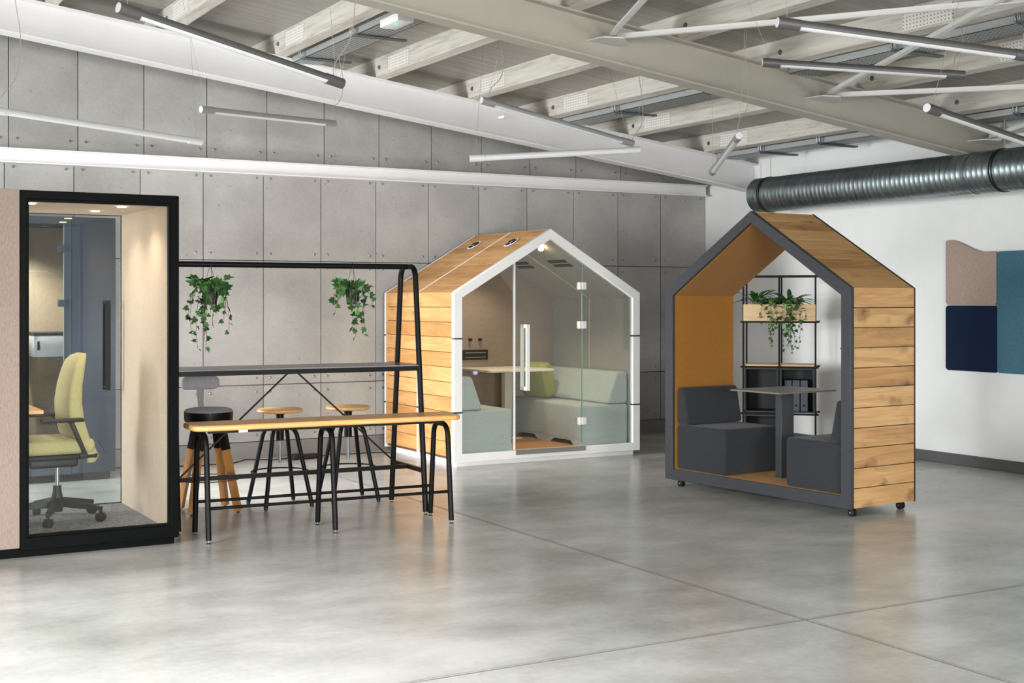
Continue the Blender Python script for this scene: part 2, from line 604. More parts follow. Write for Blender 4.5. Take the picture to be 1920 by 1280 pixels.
    def round(s, w, segs=2, angle=0.6):
        """bevel sharp edges"""
        bmesh.ops.recalc_face_normals(s.bm, faces=s.bm.faces)
        es = [e for e in s.bm.edges if len(e.link_faces) == 2 and e.calc_face_angle(0) > angle]
        bmesh.ops.bevel(s.bm, geom=es, offset=w, segments=segs, profile=0.5, affect='EDGES', clamp_overlap=True)
        return s

    def xform(s, mat):
        s.bm.transform(mat)
        return s

    def mesh(s, name, recalc=True):
        if recalc:
            bmesh.ops.recalc_face_normals(s.bm, faces=s.bm.faces)
        me = bpy.data.meshes.new(name)
        s.bm.to_mesh(me)
        s.bm.free()
        for p in me.polygons:
            p.use_smooth = True
        me.set_sharp_from_angle(angle=math.radians(38))
        return me


def part(name, mb, m, parent=None, recalc=True, loc=None):
    me = mb.mesh(name, recalc)
    me.materials.append(M[m] if isinstance(m, str) else m)
    o = bpy.data.objects.new(name, me)
    COL.objects.link(o)
    if parent is not None:
        o.parent = parent
    if loc is not None:
        o.location = loc
    return o


def thing(name, label, cat, loc=(0, 0, 0), rz=0.0, group=None):
    o = bpy.data.objects.new(name, None)
    o.empty_display_size = 0.1
    COL.objects.link(o)
    o.location = loc
    o.rotation_euler = (0, 0, rz)
    return tag(o, label, cat, group)


def tag(o, label, cat, group=None):
    o['label'] = label
    o['category'] = cat
    if group:
        o['group'] = group
    return o


def struct(name, mb, m, label, cat='structure'):
    o = part(name, mb, m)
    o['kind'] = 'structure'
    o['label'] = label
    o['category'] = cat
    return o


def copy_tree(o, parent=None):
    c = o.copy()
    COL.objects.link(c)
    c.parent = parent
    for ch in list(o.children):
        copy_tree(ch, c)
    return c


def fillet(pts, r, n=6):
    """round the inner corners of a polyline"""
    pts = [Vector(p) for p in pts]
    out = [pts[0]]
    for i in range(1, len(pts) - 1):
        a, b, c = pts[i - 1], pts[i], pts[i + 1]
        d1, d2 = (a - b), (c - b)
        rr = min(r, d1.length * 0.48, d2.length * 0.48)
        p, q = b + d1.normalized() * rr, b + d2.normalized() * rr
        for k in range(n + 1):
            t = k / n
            out.append(p * (1 - t) ** 2 + b * 2 * t * (1 - t) + q * t * t)
    out.append(pts[-1])
    return out


def rrect(w, h, r, n=5, cx=0.0, cy=0.0):
    """rounded rectangle loop in 2D"""
    out = []
    for sx, sy, a0 in ((1, 1, 0), (-1, 1, 90), (-1, -1, 180), (1, -1, 270)):
        for k in range(n + 1):
            a = math.radians(a0 + 90 * k / n)
            out.append((cx + sx * (w / 2 - r) + r * math.cos(a), cy + sy * (h / 2 - r) + r * math.sin(a)))
    return out


def slab(w, h, r, z0, z1, cx=0, cy=0, n=6, bev=0.0):
    """rounded-corner board lying flat"""
    mb = MB()
    lo = rrect(w, h, r, n, cx, cy)
    if bev:
        ins = rrect(w - 2 * bev, h - 2 * bev, max(r - bev, 0.001), n, cx, cy)
        mb.loft([[(x, y, z0) for x, y in ins], [(x, y, z0 + bev) for x, y in lo],
                 [(x, y, z1 - bev) for x, y in lo], [(x, y, z1) for x, y in ins]])
    else:
        mb.prism([(x, y, z0) for x, y in lo], (0, 0, z1 - z0))
    return mb


# ------------------------------------------------------------------ room shell
def zt(x):
    """height of the rafters' top edge: the roof falls towards the right wall"""
    return 3.136 + 0.1245 * (9.95 - x)


def sbox(mb, x0, x1, y0, y1, o0, o1):
    """box whose top and bottom follow the roof slope"""
    return mb.hexa([(x0, y0, zt(x0) + o0), (x1, y0, zt(x1) + o0), (x1, y1, zt(x1) + o0), (x0, y1, zt(x0) + o0),
                    (x0, y0, zt(x0) + o1), (x1, y0, zt(x1) + o1), (x1, y1, zt(x1) + o1), (x0, y1, zt(x0) + o1)])


PURLIN_H = 0.185
struct('floor', MB().box(LEFT_X, RIGHT_X, REAR_Y, WALL_Y, -0.12, 0), 'floor', 'polished grey concrete floor with sawn joints', 'floor')
struct('ceiling', sbox(MB(), LEFT_X, RIGHT_X, REAR_Y, WALL_Y, PURLIN_H, PURLIN_H + 0.1), 'ceiling', 'greyish ribbed sheet ceiling above the timber purlins', 'ceiling')

# back wall: dark backing, then concrete panels with thin open joints
PX0, PW = 1.913, 0.6138
mb = MB()
mb.hexa([(LEFT_X - .12, WALL_Y + 0.02, 0), (RIGHT_X + .12, WALL_Y + 0.02, 0), (RIGHT_X + .12, WALL_Y + 0.2, 0), (LEFT_X - .12, WALL_Y + 0.2, 0),
         (LEFT_X - .12, WALL_Y + 0.02, zt(LEFT_X) + .18), (RIGHT_X + .12, WALL_Y + 0.02, zt(RIGHT_X) + .18), (RIGHT_X + .12, WALL_Y + 0.2, zt(RIGHT_X) + .18), (LEFT_X - .12, WALL_Y + 0.2, zt(LEFT_X) + .18)])
wall_back = struct('wall_back', mb, 'gap', 'back wall clad in bolted grey concrete panels', 'wall')
g = 0.004
mb = MB()
bolts = []
rows = [(0.16, 0.727), (0.727, 1.972), (1.972, 2.87)]
k0 = -11
for k in range(k0, 13):
    xa, xb = PX0 + PW * k, PX0 + PW * (k + 1)
    if k == 12:
        xb = 9.945
    for za, zb in rows:
        mb.box(xa + g, xb - g, WALL_Y, WALL_Y + 0.018, za + g, zb - g)
        for bx in (xa + 0.072, xb - 0.072):
            for bz in (za + 0.07, zb - 0.07):
                if bx > 1.8:
                    bolts.append((bx, bz))
    ua, ub = xa + 0.036, min(xb + 0.036, 9.945)
    za = 2.87
    zb0, zb1 = zt(ua) + 0.17, zt(ub) + 0.17
    mb.hexa([(ua + g, WALL_Y, za + g), (ub - g, WALL_Y, za + g), (ub - g, WALL_Y + 0.018, za + g), (ua + g, WALL_Y + 0.018, za + g),
             (ua + g, WALL_Y, zb0), (ub - g, WALL_Y, zb1), (ub - g, WALL_Y + 0.018, zb1), (ua + g, WALL_Y + 0.018, zb0)])
    for bx in (ua + 0.072, ub - 0.072):
        if bx > 1.8:
            bolts.append((bx, za + 0.19))
part('concrete_panels', mb, 'concrete', wall_back)


def bolt_mb(m_, x, z):
    m_.lathe([(0.013, 0.0), (0.013, -0.004), (0.008, -0.006), (0.008, -0.013), (0.005, -0.015)], (x, WALL_Y, z), 8, 'y')
    return m_


bm_ = bolt_mb(MB(), 0, 0).mesh('panel_bolt')
bm_.materials.append(M['bolt'])
bolts.sort(key=lambda p: p[0])
rest = MB()
for i, (bx, bz) in enumerate(bolts):
    if i < 100:
        o = bpy.data.objects.new('panel_bolt', bm_)
        COL.objects.link(o)
        o.parent = wall_back
        o.location = (bx, 0, bz)
    else:
        bolt_mb(rest, bx, bz)
o = part('panel_bolt', rest, 'bolt', wall_back)
o['kind'] = 'stuff'
part('wall_base', MB().box(LEFT_X, RIGHT_X, WALL_Y - 0.02, WALL_Y + 0.02, 0, 0.158), 'skirt2', wall_back)

mb = MB()
mb.box(RIGHT_X, RIGHT_X + 0.15, REAR_Y, WALL_Y + 0.02, 0, zt(RIGHT_X) + PURLIN_H + 0.02)
struct('wall_right', mb, 'white_wall', 'smooth white painted right wall', 'wall')
struct('baseboard_right', MB().box(RIGHT_X - 0.018, RIGHT_X, REAR_Y, WALL_Y - 0.02, 0, 0.105).round(0.003, 1), 'skirt', 'dark grey skirting board at the foot of the white wall', 'skirting')


def window_wall(name, axis, pos, thick, a0, a1, top, wins, label):
    """wall with window openings; axis 'x' = wall at constant x"""
    mb = MB()
    p0, p1 = min(pos, pos + thick), max(pos, pos + thick)

    def blk(a, b, z0, z1a, z1b=None):
        z1b = z1a if z1b is None else z1b
        if axis == 'x':
            mb.box(p0, p1, a, b, z0, z1a)
        else:
            mb.hexa([(a, p0, z0), (b, p0, z0), (b, p1, z0), (a, p1, z0), (a, p0, z1a), (b, p0, z1b), (b, p1, z1b), (a, p1, z1a)])
    cur = a0
    for c, w in wins:
        blk(cur, c - w / 2, 0, top(cur), top(c - w / 2))
        blk(c - w / 2, c + w / 2, 0, WZ0)
        blk(c - w / 2, c + w / 2, WZ1, top(c - w / 2), top(c + w / 2))
        cur = c + w / 2
    blk(cur, a1, 0, top(cur), top(a1))
    return struct(name, mb, 'off_wall', label, 'wall')


window_wall('wall_left', 'x', LEFT_X, -0.25, REAR_Y, WALL_Y, lambda y: zt(LEFT_X) + PURLIN_H, LEFT_WINDOWS, 'white left wall with a row of tall windows')
window_wall('wall_rear', 'y', REAR_Y, -0.25, LEFT_X, RIGHT_X, lambda x: zt(x) + PURLIN_H, REAR_WINDOWS, 'white rear wall with wide windows behind the camera')
wn = 1
for wins, axis, pos in ((LEFT_WINDOWS, 'x', LEFT_X - 0.12), (REAR_WINDOWS, 'y', REAR_Y - 0.12)):
    for c, w in wins:
        fr, pane = MB(), MB()
        for a, b, z0, z1 in ((-w / 2, -w / 2 + .06, WZ0, WZ1), (w / 2 - .06, w / 2, WZ0, WZ1), (-.03, .03, WZ0, WZ1), (-w / 2, w / 2, WZ0, WZ0 + .06), (-w / 2, w / 2, WZ1 - .06, WZ1)):
            if axis == 'x':
                fr.box(pos - .03, pos + .03, c + a, c + b, z0, z1)
            else:
                fr.box(c + a, c + b, pos - .03, pos + .03, z0, z1)
        if axis == 'x':
            pane.box(pos - .005, pos + .005, c - w / 2 + .06, c + w / 2 - .06, WZ0 + .06, WZ1 - .06)
        else:
            pane.box(c - w / 2 + .06, c + w / 2 - .06, pos - .005, pos + .005, WZ0 + .06, WZ1 - .06)
        o = struct('window_%d' % wn, fr, 'white_coat', 'two-light window with white frame in the %s wall' % ('left' if axis == 'x' else 'rear'), 'window')
        part('pane', pane, 'window_glass', o)
        wn += 1

# horizontal steel channel on the back wall
mb = MB()
y0 = WALL_Y - 0.14
mb.box(LEFT_X, 9.88, WALL_Y - 0.10, WALL_Y - 0.088, 2.835, 2.945)
mb.box(LEFT_X, 9.88, y0, WALL_Y - .002, 2.945, 2.957)
mb.box(LEFT_X, 9.88, y0, WALL_Y - .002, 2.823, 2.835)
o = tag(part('steel_channel', mb, 'white_steel'), 'horizontal white steel channel running along the concrete wall below the sloping beam', 'beam')


# ------------------------------------------------------------------ roof steel and timber
def rafter(yc, label, paint='shaded_steel'):
    r = thing('steel_rafter', label, 'beam', (0, yc, 0))
    mb = MB()
    sbox(mb, LEFT_X + 0.002, RIGHT_X - 0.002, -0.006, 0.006, -0.31, -0.012)
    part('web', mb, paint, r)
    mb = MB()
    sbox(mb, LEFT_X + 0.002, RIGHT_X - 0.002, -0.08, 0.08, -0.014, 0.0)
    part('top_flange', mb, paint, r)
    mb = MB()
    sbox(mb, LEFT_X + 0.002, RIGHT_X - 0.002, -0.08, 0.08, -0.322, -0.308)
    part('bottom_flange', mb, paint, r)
    return r


R1 = rafter(11.78, 'long white steel I-beam rafter sloping down just in front of the concrete wall', 'white_steel')
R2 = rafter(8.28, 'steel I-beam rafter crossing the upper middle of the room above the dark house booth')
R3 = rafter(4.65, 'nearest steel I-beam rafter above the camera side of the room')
ends = MB().box(0, 0.012, -0.11, 0.11, zt(RIGHT_X) - 0.36, zt(RIGHT_X) + 0.02)
part('end_plate', ends, 'white_steel', R1, loc=(RIGHT_X - 0.013, 0, 0))
mb = MB()
sbox(mb, 3.05, 3.6, -0.075, -0.02, -0.02, -0.012)
part('cleat', MB().box(6.55, 6.58, -0.13, -0.01, zt(6.55) - 0.13, zt(6.55) - 0.1), 'white_steel', R1)

ORD = ['first', 'second', 'third', 'fourth', 'fifth', 'sixth', 'seventh', 'eighth', 'ninth', 'tenth', 'eleventh']
PURLINS = [9.15, 8.13, 7.12, 6.17, 5.16, 4.14, 3.11, 2.09, 1.07, 0.05]
for i, px in enumerate(PURLINS):
    label = 'whitewashed timber purlin under the ceiling, %s counted from the white right wall' % ORD[i]
    r = thing('timber_purlin', label, 'beam', (px, 0, 0), group='timber purlins under the ceiling')
    mb = MB()
    z0 = lambda dx: zt(px + dx)
    mb.hexa([(0, REAR_Y, z0(0) + .001), (.105, REAR_Y, z0(.105) + .001), (.105, WALL_Y, z0(.105) + .001), (0, WALL_Y, z0(0) + .001),
             (0, REAR_Y, z0(0) + PURLIN_H), (.105, REAR_Y, z0(.105) + PURLIN_H), (.105, WALL_Y, z0(.105) + PURLIN_H), (0, WALL_Y, z0(0) + PURLIN_H)])
    part('timber', mb, 'timber', r)
    for yy in (10.95, 6.35) if i in (1, 2, 3) else (10.95,):
        part('nail_plate', MB().box(-0.006, -0.0005, yy, yy + 0.46, z0(0) + .02, z0(0) + .155), 'plate', r)
    for yy in (11.62, 8.12):
        part('bolt_head', MB().lathe([(0.022, 0.0), (0.022, -0.004), (0.010, -0.005), (0.010, -0.016)], (0, yy, z0(0) + .085), 12, 'x'), 'bolt', r)


def tray(x0, x1, y0, y1, label, brackets):
    xc = (x0 + x1) / 2
    zb = zt(xc) - 0.028
    r = thing('cable_tray', label, 'cable tray', (xc, 0, zb), group='perforated cable trays under the ceiling')
    h = (x1 - x0) / 2
    for ya, yb in ((8.38, 11.68), (max(y0, 4.78), 8.18)):
        mb = MB()
        mb.box(-h, h, ya, yb, 0, 0.003)
        mb.box(-h, -h + 0.003, ya, yb, 0, 0.055)
        mb.box(h - 0.003, h, ya, yb, 0, 0.055)
        part('channel', mb, 'tray', r)
    c = MB()
    for k, dx in enumerate((-0.07, -0.03, 0.02, 0.06)):
        c.tube([(dx, max(y0, 4.78) + .01, 0.062), (dx + 0.01, (y0 + y1) / 2, 0.064), (dx, 11.67, 0.062)], 0.008, 6)
    part('cables', c, 'black_soft', r)
    for by in brackets:
        b = MB()
        for dy in (-0.018, 0.018):
            b.tube(fillet([(-h - 0.05, by + dy, 0.10), (-h - 0.05, by + dy, -0.012), (h + 0.17, by + dy, -0.012)], 0.05), 0.0095, 8)
        part('bracket', b, 'zinc_dark', r)
    return r


tray(4.30, 4.58, 5.4, 12.6, 'perforated metal cable tray near the sixth purlin, carrying the exit light', (11.35, 10.15, 8.9, 7.2, 6.0))
tray(7.27, 7.55, 4.6, 12.6, 'perforated metal cable tray under the middle of the roof, crossing the second rafter', (10.65, 9.25, 7.0, 5.9))
tray(9.32, 9.62, 4.6, 12.6, 'bright perforated metal cable tray right beside the white wall', (10.9, 10.0, 9.0, 7.6))

# roof bracing between the second and third rafter
ZB = -0.17
for i, (gx, ends_, label) in enumerate([
        (5.506, ((6.9, 4.83), (4.2, 4.83)), 'crossed white steel roof braces with gusset plate, leftmost pair on the middle rafter'),
        (7.663, ((9.2, 4.83), (6.3, 4.83)), 'crossed white steel roof braces with gusset plate above the dark house booth'),
        (9.60, ((9.85, 6.0), (8.3, 4.83)), 'white steel roof braces with gusset plate beside the white wall')]):
    r = thing('roof_brace', label, 'roof brace', (gx, 8.2, zt(gx) + ZB), group='steel roof braces')
    mb = MB()
    mb.prism([(-0.14, 0.075, 0), (0.14, 0.075, -0.017), (0.17, -0.03, -0.02), (0.03, -0.16, -0.004), (-0.11, -0.1, 0.0)], (0, 0, 0.01))
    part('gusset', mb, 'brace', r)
    for ex, ey in ends_:
        b = Vector((ex - gx, ey - 8.2, zt(ex) - zt(gx)))
        a = b.normalized() * 0.08
        mb = MB().bar(a + Vector((0, 0, 0.014)), b + Vector((0, 0, 0.014)), 0.045, 0.006)
        mb.bar(a + Vector((0, 0, 0.03)), b + Vector((0, 0, 0.03)), 0.006, 0.04)
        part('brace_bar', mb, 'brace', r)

# exit light under the first tray
r = thing('exit_light', 'flat white emergency light box with a green indicator under the cable tray', 'emergency light', (4.33, 9.42, zt(4.33) - 0.085), 0)
part('housing', MB().box(-0.07, 0.07, -0.17, 0.17, -0.012, 0.052).round(0.006, 2), 'white_coat', r)
part('indicator', MB().lathe([(0.01, 0.0), (0.01, -0.006)], (-0.03, -0.05, -0.012), 12), 'led_green', r)


# ------------------------------------------------------------------ ventilation duct
DX, DZ, DR = 9.45, 2.715, 0.185
duct = thing('ventilation_duct', 'large ribbed galvanised ventilation duct hanging along the white wall', 'duct', (DX, 0, DZ))
prof = []
y = 2.0
yend = 11.12
nr = int((yend - y) / 0.06)
for i in range(nr):
    yy = y + i * 0.06
    prof += [(DR, yy), (DR, yy + 0.044), (DR + 0.003, yy + 0.051), (DR + 0.003, yy + 0.057), (DR, yy + 0.0575)]
prof.append((DR, y + nr * 0.06))
prof.append((DR - 0.01, y + nr * 0.06))
part('pipe', MB().lathe(prof, (0, 0, 0), 56, 'y'), 'galv', duct)
for sy in (10.93, 7.86, 4.6):
    mb = MB()
    for o_ in (-0.012, 0.012):
        mb.lathe([(DR + 0.004, sy + o_ - 0.005), (DR + 0.008, sy + o_ - 0.005), (DR + 0.008, sy + o_ + 0.005), (DR + 0.004, sy + o_ + 0.005)], (0, 0, 0), 48, 'y', caps=False)
    part('strap', mb, 'black_soft', duct)
    part('hanger_rod', MB().tube([(0, sy, DR + .005), (0, sy, zt(DX) - DZ + PURLIN_H)], 0.004, 6), 'wire', duct)
part('joint_band', MB().lathe([(DR + .002, 8.15), (DR + 0.005, 8.15), (DR + 0.005, 8.17), (DR + .002, 8.17)], (0, 0, 0), 48, 'y', caps=False), 'galv', duct)


# ------------------------------------------------------------------ tube lights
RT = Vector((math.cos(YAW), -math.sin(YAW), 0))
FW = Vector((math.sin(YAW), math.cos(YAW), 0))


def at(px, py, d):
    """point seen at pixel (px, py) at depth d; fixed numbers only, used for placing hanging things"""
    return RT * ((px - 960) / F_PX * d) + FW * d + Vector((0, 0, CAM_H - (py - HORIZON) / F_PX * d))


LAMPS = [
    ((222, 14, 6.7), (642, 157, 7.7), 'lamp_dark', 'dark grey tube light hanging at upper left, nearest of the left ones', -1, 1),
    ((377, 205, 10.8), (628, 232, 11.8), 'lamp_grey', 'tube light with a white round end hanging in front of the concrete wall', -1, 1),
    ((-20, 205, 10.2), (378, 266, 11.3), 'lamp_pale_lit', 'pale tube light at far left edge above the phone booth', 1, 0),
    ((881, 297, 11.2), (1200, 281, 11.4), 'lamp_pale_lit', 'tube light hanging above the white house pod', 0, 1),
    ((903, 188, 10.5), (1186, 269, 11.3), 'lamp_grey', 'tube light hanging in line with the long white rafter', -1, 0),
    ((1386, 254, 9.9), (1335, 323, 11.2), 'lamp_grey', 'short looking tube light seen nearly end on above the corner', -1, 0),
    ((1458, 42, 6.9), (1940, 107, 7.1), 'lamp_dark', 'dark tube light at the upper right, topmost of the right ones', -1, 1),
    ((1430, 117, 9.0), (1808, 141, 8.9), 'lamp_dark', 'dark tube light crossing the second rafter at the right', -1, 1),
    ((1738, 202, 8.0), (1965, 280, 8.8), 'lamp_dark', 'tube light at the right edge in front of the duct', -1, 1),
]
for (pa, pb, mat, label, we, ce) in LAMPS:
    A, B = at(*pa), at(*pb)
    L = (B - A).length
    d = (B - A).normalized()
    r = thing('tube_light', label, 'light', A, group='hanging tube lights')
    side = Vector((-d.y, d.x, 0)).normalized()
    up = side.cross(d)
    if up.z < 0:
        up = -up
    rot = Matrix((d, side, up)).transposed().to_4x4()
    R = 0.029

    def half(a0, a1, x0, x1, rr):
        mb = MB()
        pts = [(math.sin(math.radians(a)) * rr, math.cos(math.radians(a)) * rr) for a in [a0 + (a1 - a0) * k / 14 for k in range(15)]]
        return mb.prism([(x0, p, q) for p, q in pts], (x1 - x0, 0, 0))
    part('housing', half(-118, 118, 0.12, L - 0.12, R - .001).xform(rot), mat, r)
    part('diffuser', half(118, 242, 0.12, L - 0.12, R - .002).xform(rot), 'diffuser', r)
    for x0 in (0.0, L - 0.12):
        e = part('end_cap', MB().lathe([(R + .002, x0), (R + .002, x0 + 0.12)], (0, 0, 0), 24, 'x').xform(rot), mat, r)
    if we:
        x0 = -0.003 if we < 0 else L - 0.001
        part('end_disc', MB().lathe([(R - .002, x0), (R - .002, x0 + 0.004)], (0, 0, 0), 24, 'x').xform(rot), 'diffuser', r)
    rnd = random.Random(label)
    for x0 in (0.05, L - 0.05):
        p = rot @ Vector((x0, 0, R))
        top = A + p
        q = Vector((top.x + rnd.uniform(-.35, .35), top.y + rnd.uniform(-.25, .25), 0))
        q.z = zt(q.x) + PURLIN_H
        part('suspension_wire', MB().tube([p, q - A], 0.0014, 5), 'wire', r)
    if ce >= 0:
        x0 = 0.07 if not ce else L - 0.07
        p = rot @ Vector((x0, 0, R))
        w = A + p
        zc = zt(w.x) + PURLIN_H - w.z
        pts = [p, p + Vector((0, 0, .05)), p + Vector((.03, 0.02, .10)), p + Vector((.14, .05, .11 + zc * .1)), p + Vector((.18, .08, zc * .45)), p + Vector((.10, .05, zc * .8)), p + Vector((.12, .03, zc - 0.012))]
        part('power_cable', MB().tube(fillet(pts, 0.1, 5), 0.003, 6), 'cable', r)


# ------------------------------------------------------------------ gable house shells
def gable(W, z0, ze, za, y=0.0, inset=0.0):
    return [(0 + inset, y, z0), (W - inset, y, z0), (W - inset, y, ze), (W / 2, y, za), (0 + inset, y, ze)]


def boards(mb, p0, along, n, pitch, y0, y1, normal, thick=0.018, gap=0.006, last=1.0):
    """row of boards: p0 start (x,z), along unit (x,z) direction, stacked n times, running in y"""
    ax, az = along
    nx, nz = normal
    for i in range(n):
        a = i * pitch + gap / 2
        b = (i + 1) * pitch - gap / 2
        if i == n - 1:
            b = i * pitch + pitch * last
        q = [(p0[0] + ax * a, p0[1] + az * a), (p0[0] + ax * b, p0[1] + az * b)]
        q += [(q[1][0] + nx * thick, q[1][1] + nz * thick), (q[0][0] + nx * thick, q[0][1] + nz * thick)]
        mb.prism([(x, y0, z) for x, z in q], (0, y1 - y0, 0))
    return mb


def cushion_block(x0, x1, y0, y1, z0, z1, r=0.03):
    return MB().box(x0, x1, y0, y1, z0, z1).round(r, 4)


def wedge_back(x0, x1, xt, y0, y1, z0, z1, r=0.03):
    """backrest: bottom x0..x1, top x0..xt (may run either way)"""
    return MB().hexa([(x0, y0, z0), (x1, y0, z0), (x1, y1, z0), (x0, y1, z0), (x0, y0, z1), (xt, y0, z1), (xt, y1, z1), (x0, y1, z1)]).round(r, 4)


# ---- white pod -------------------------------------------------------------
WX, WY, WW, WD = 5.655, 11.01, 2.13, 1.60
WZ, WE, WA = 0.045, 1.652, 2.278
pod = thing('meeting_pod', 'house-shaped meeting pod with white frame, honey oak cladding and a glass door', 'pod', (WX, WY, 0))
part('front_frame', MB().ring(gable(WW, WZ, WE, WA), [(.085, 0, .125), (WW - .085, 0, .125), (WW - .085, 0, 1.60), (WW / 2, 0, 2.176), (.085, 0, 1.60)], (0, 0.06, 0)).round(.003, 1), 'white_coat', pod)
for bz in (1.214, 0.515):
    for bx in (0, WW - .085):
        part('joint_band', MB().box(bx - 0.002, bx + 0.087, -0.002, 0.05, bz - 0.008, bz + 0.006), 'band', pod)
for yy, ww in ((0.80, .02), (WD - .02, .02)):
    part('rib_frame', MB().ring(gable(WW, WZ, WE, WA, yy), [(.05, yy, .1), (WW - .05, yy, .1), (WW - .05, yy, 1.62), (WW / 2, yy, 2.22), (.05, yy, 1.62)], (0, ww, 0)), 'white_coat', pod)
    part('joint_band', MB().box(-0.004, 0.01, yy, yy + ww, 1.206, 1.22), 'band', pod)
    part('joint_band', MB().box(-0.004, 0.01, yy, yy + ww, .508, .522), 'band', pod)
for (ya, yb) in ((0.06, 0.80), (0.82, WD - .02)):
    mb = MB()
    boards(mb, (0.026, 0.085), (0, 1), 11, 0.1424, ya, yb, (-1, 0))
    part('side_cladding', mb, 'oak_bright', pod)
    mb = MB()
    boards(mb, (WW - 0.026, 0.085), (0, 1), 11, 0.1424, ya, yb, (1, 0))
    part('side_cladding', mb, 'oak_bright', pod)
    sl = Vector((WW / 2, WA - WE))
    L = sl.length
    sl.normalize()
    mb = MB()
    boards(mb, (0.012, WE - .018), (sl.x, sl.y), 9, L / 9, ya, yb, (-sl.y, sl.x))
    part('roof_cladding', mb, 'oak_bright', pod)
    mb = MB()
    boards(mb, (WW - 0.012, WE - .018), (-sl.x, sl.y), 9, L / 9, ya, yb, (sl.y, sl.x))
    part('roof_cladding', mb, 'oak_bright', pod)
# shell core: lining inside, grey carcass outside the lining
part('carcass', MB().ring([(.027, .06, .06), (WW - .027, .06, .06), (WW - .027, .06, 1.632), (WW / 2, .06, 2.25), (.027, .06, 1.632)],
                          [(.075, .06, .09), (WW - .075, .06, .09), (WW - .075, .06, 1.607), (WW / 2, .06, 2.19), (.075, .06, 1.607)], (0, WD - .08, 0)), 'oak_gap', pod)
part('felt_lining', MB().ring([(.076, .065, .095), (WW - .076, .065, .095), (WW - .076, .065, 1.606), (WW / 2, .065, 2.188), (.076, .065, 1.606)],
                              [(.09, .065, .10), (WW - .09, .065, .10), (WW - .09, .065, 1.597), (WW / 2, .065, 2.172), (.09, .065, 1.597)], (0, WD - .12, 0)), 'felt_grey', pod)
part('lining_seam', MB().ring([(.089, .80, .2), (WW - .089, .80, .2), (WW - .089, .80, 1.598), (WW / 2, .80, 2.173), (.089, .80, 1.598)],
                              [(.094, .80, .2), (WW - .094, .80, .2), (WW - .094, .80, 1.594), (WW / 2, .80, 2.167), (.094, .80, 1.594)], (0, .014, 0)), 'cream_leg', pod)
part('rear_panel', MB().prism([(.08, WD - .055, .09), (WW - .08, WD - .055, .09), (WW - .08, WD - .055, 1.6), (WW / 2, WD - .055, 2.18), (.08, WD - .055, 1.6)], (0, .04, 0)), 'felt_brown', pod)
part('floor_board', MB().box(.09, WW - .09, .065, WD - .056, .07, .112), 'oak_floor', pod)
part('plinth', MB().box(.05, WW - .05, .05, WD - .05, 0, .06), 'white_coat', pod)
for vy in (0.41, 1.20):
    # round roof vents lying on the left roof slope
    t_ = 0.80
    c = Vector((WW / 2 * t_, vy, WE + (WA - WE) * t_))
    nrm = Vector((-(WA - WE), 0, WW / 2)).normalized()
    rot = nrm.to_track_quat('Z', 'Y').to_matrix().to_4x4()
    mt = Matrix.Translation(c + nrm * 0.002) @ rot
    v = part('roof_vent', MB().lathe([(0.085, 0), (0.085, 0.004), (0.073, 0.005), (0.073, 0.002)], (0, 0, 0), 32).xform(mt), 'white_coat', pod)
    mb = MB()
    for k in range(3):
        a = k * 2 * math.pi / 3
        for j in range(3):
            pts = [(math.cos(a + t * .55 - .6) * (0.03 + .016 * j), math.sin(a + t * .55 - .6) * (0.03 + .016 * j), 0.006) for t in range(4)]
            mb.tube(pts, 0.004, 6)
    part('vent_slot', mb.xform(mt), 'black_soft', v)
# glazing
GY = 0.03
px0, px1, dx0, dx1 = .085, WW - .085, 0.675, 1.447


def roof_z(x):
    return 1.60 + (2.176 - 1.60) * (1 - abs(x - WW / 2) / (WW / 2 - .085))


def gpane(a, b, z0, y, t=0.01):
    pts = [(a, y, z0), (b, y, z0), (b, y, roof_z(b) - .004)]
    if a < WW / 2 < b:
        pts.append((WW / 2, y, roof_z(WW / 2) - .004))
    pts.append((a, y, roof_z(a) - .004))
    return MB().prism(pts, (0, t, 0))


part('fixed_pane', gpane(px0, dx0 - .004, .127, GY), 'glass', pod)
part('fixed_pane', gpane(dx1 + .004, px1, .127, GY), 'glass', pod)
door = part('glass_door', gpane(dx0 + .004, dx1 - .002, .135, GY - .004), 'glass', pod)
part('edge_profile', MB().box(dx0 - .012, dx0 + .002, GY - .005, GY + .02, .127, roof_z(dx0) - .008), 'white_coat', pod)
part('glass_edge', MB().box(dx1 - .0015, dx1 + .0035, GY - .004, GY + .012, .15, roof_z(dx1) - .01), 'glass_edge', door)
part('threshold', MB().box(dx0 - .01, dx1 + .015, -.014, .012, .082, .125), 'steel', door)
for hz in (1.719, 1.330, 0.373):
    mb = MB()
    mb.box(dx1 - .044, dx1 - .006, GY - .02, GY + .028, hz - .036, hz + .036)
    mb.box(dx1 + .002, dx1 + .04, GY - .02, GY + .028, hz - .036, hz + .036)
    mb.box(dx1 - .008, dx1 + .008, GY - .022, GY - .006, hz - .036, hz + .036)
    part('hinge', mb.round(.002, 1), 'steel' if 0 else 'white_coat', door)
hx = 0.79
for s_ in (-1, 1):
    mb = MB()
    yb = GY + (-.058 if s_ < 0 else .048)
    mb.box(hx - .018, hx + .018, yb, yb + .02, .70, 1.34)
    for z in (.70, 1.305):
        mb.box(hx - .018, hx + .018, GY - .04 if s_ < 0 else GY + .0062, GY - .0042 if s_ < 0 else GY + .05, z, z + .035)
    part('pull_handle', mb, 'white_coat', door)
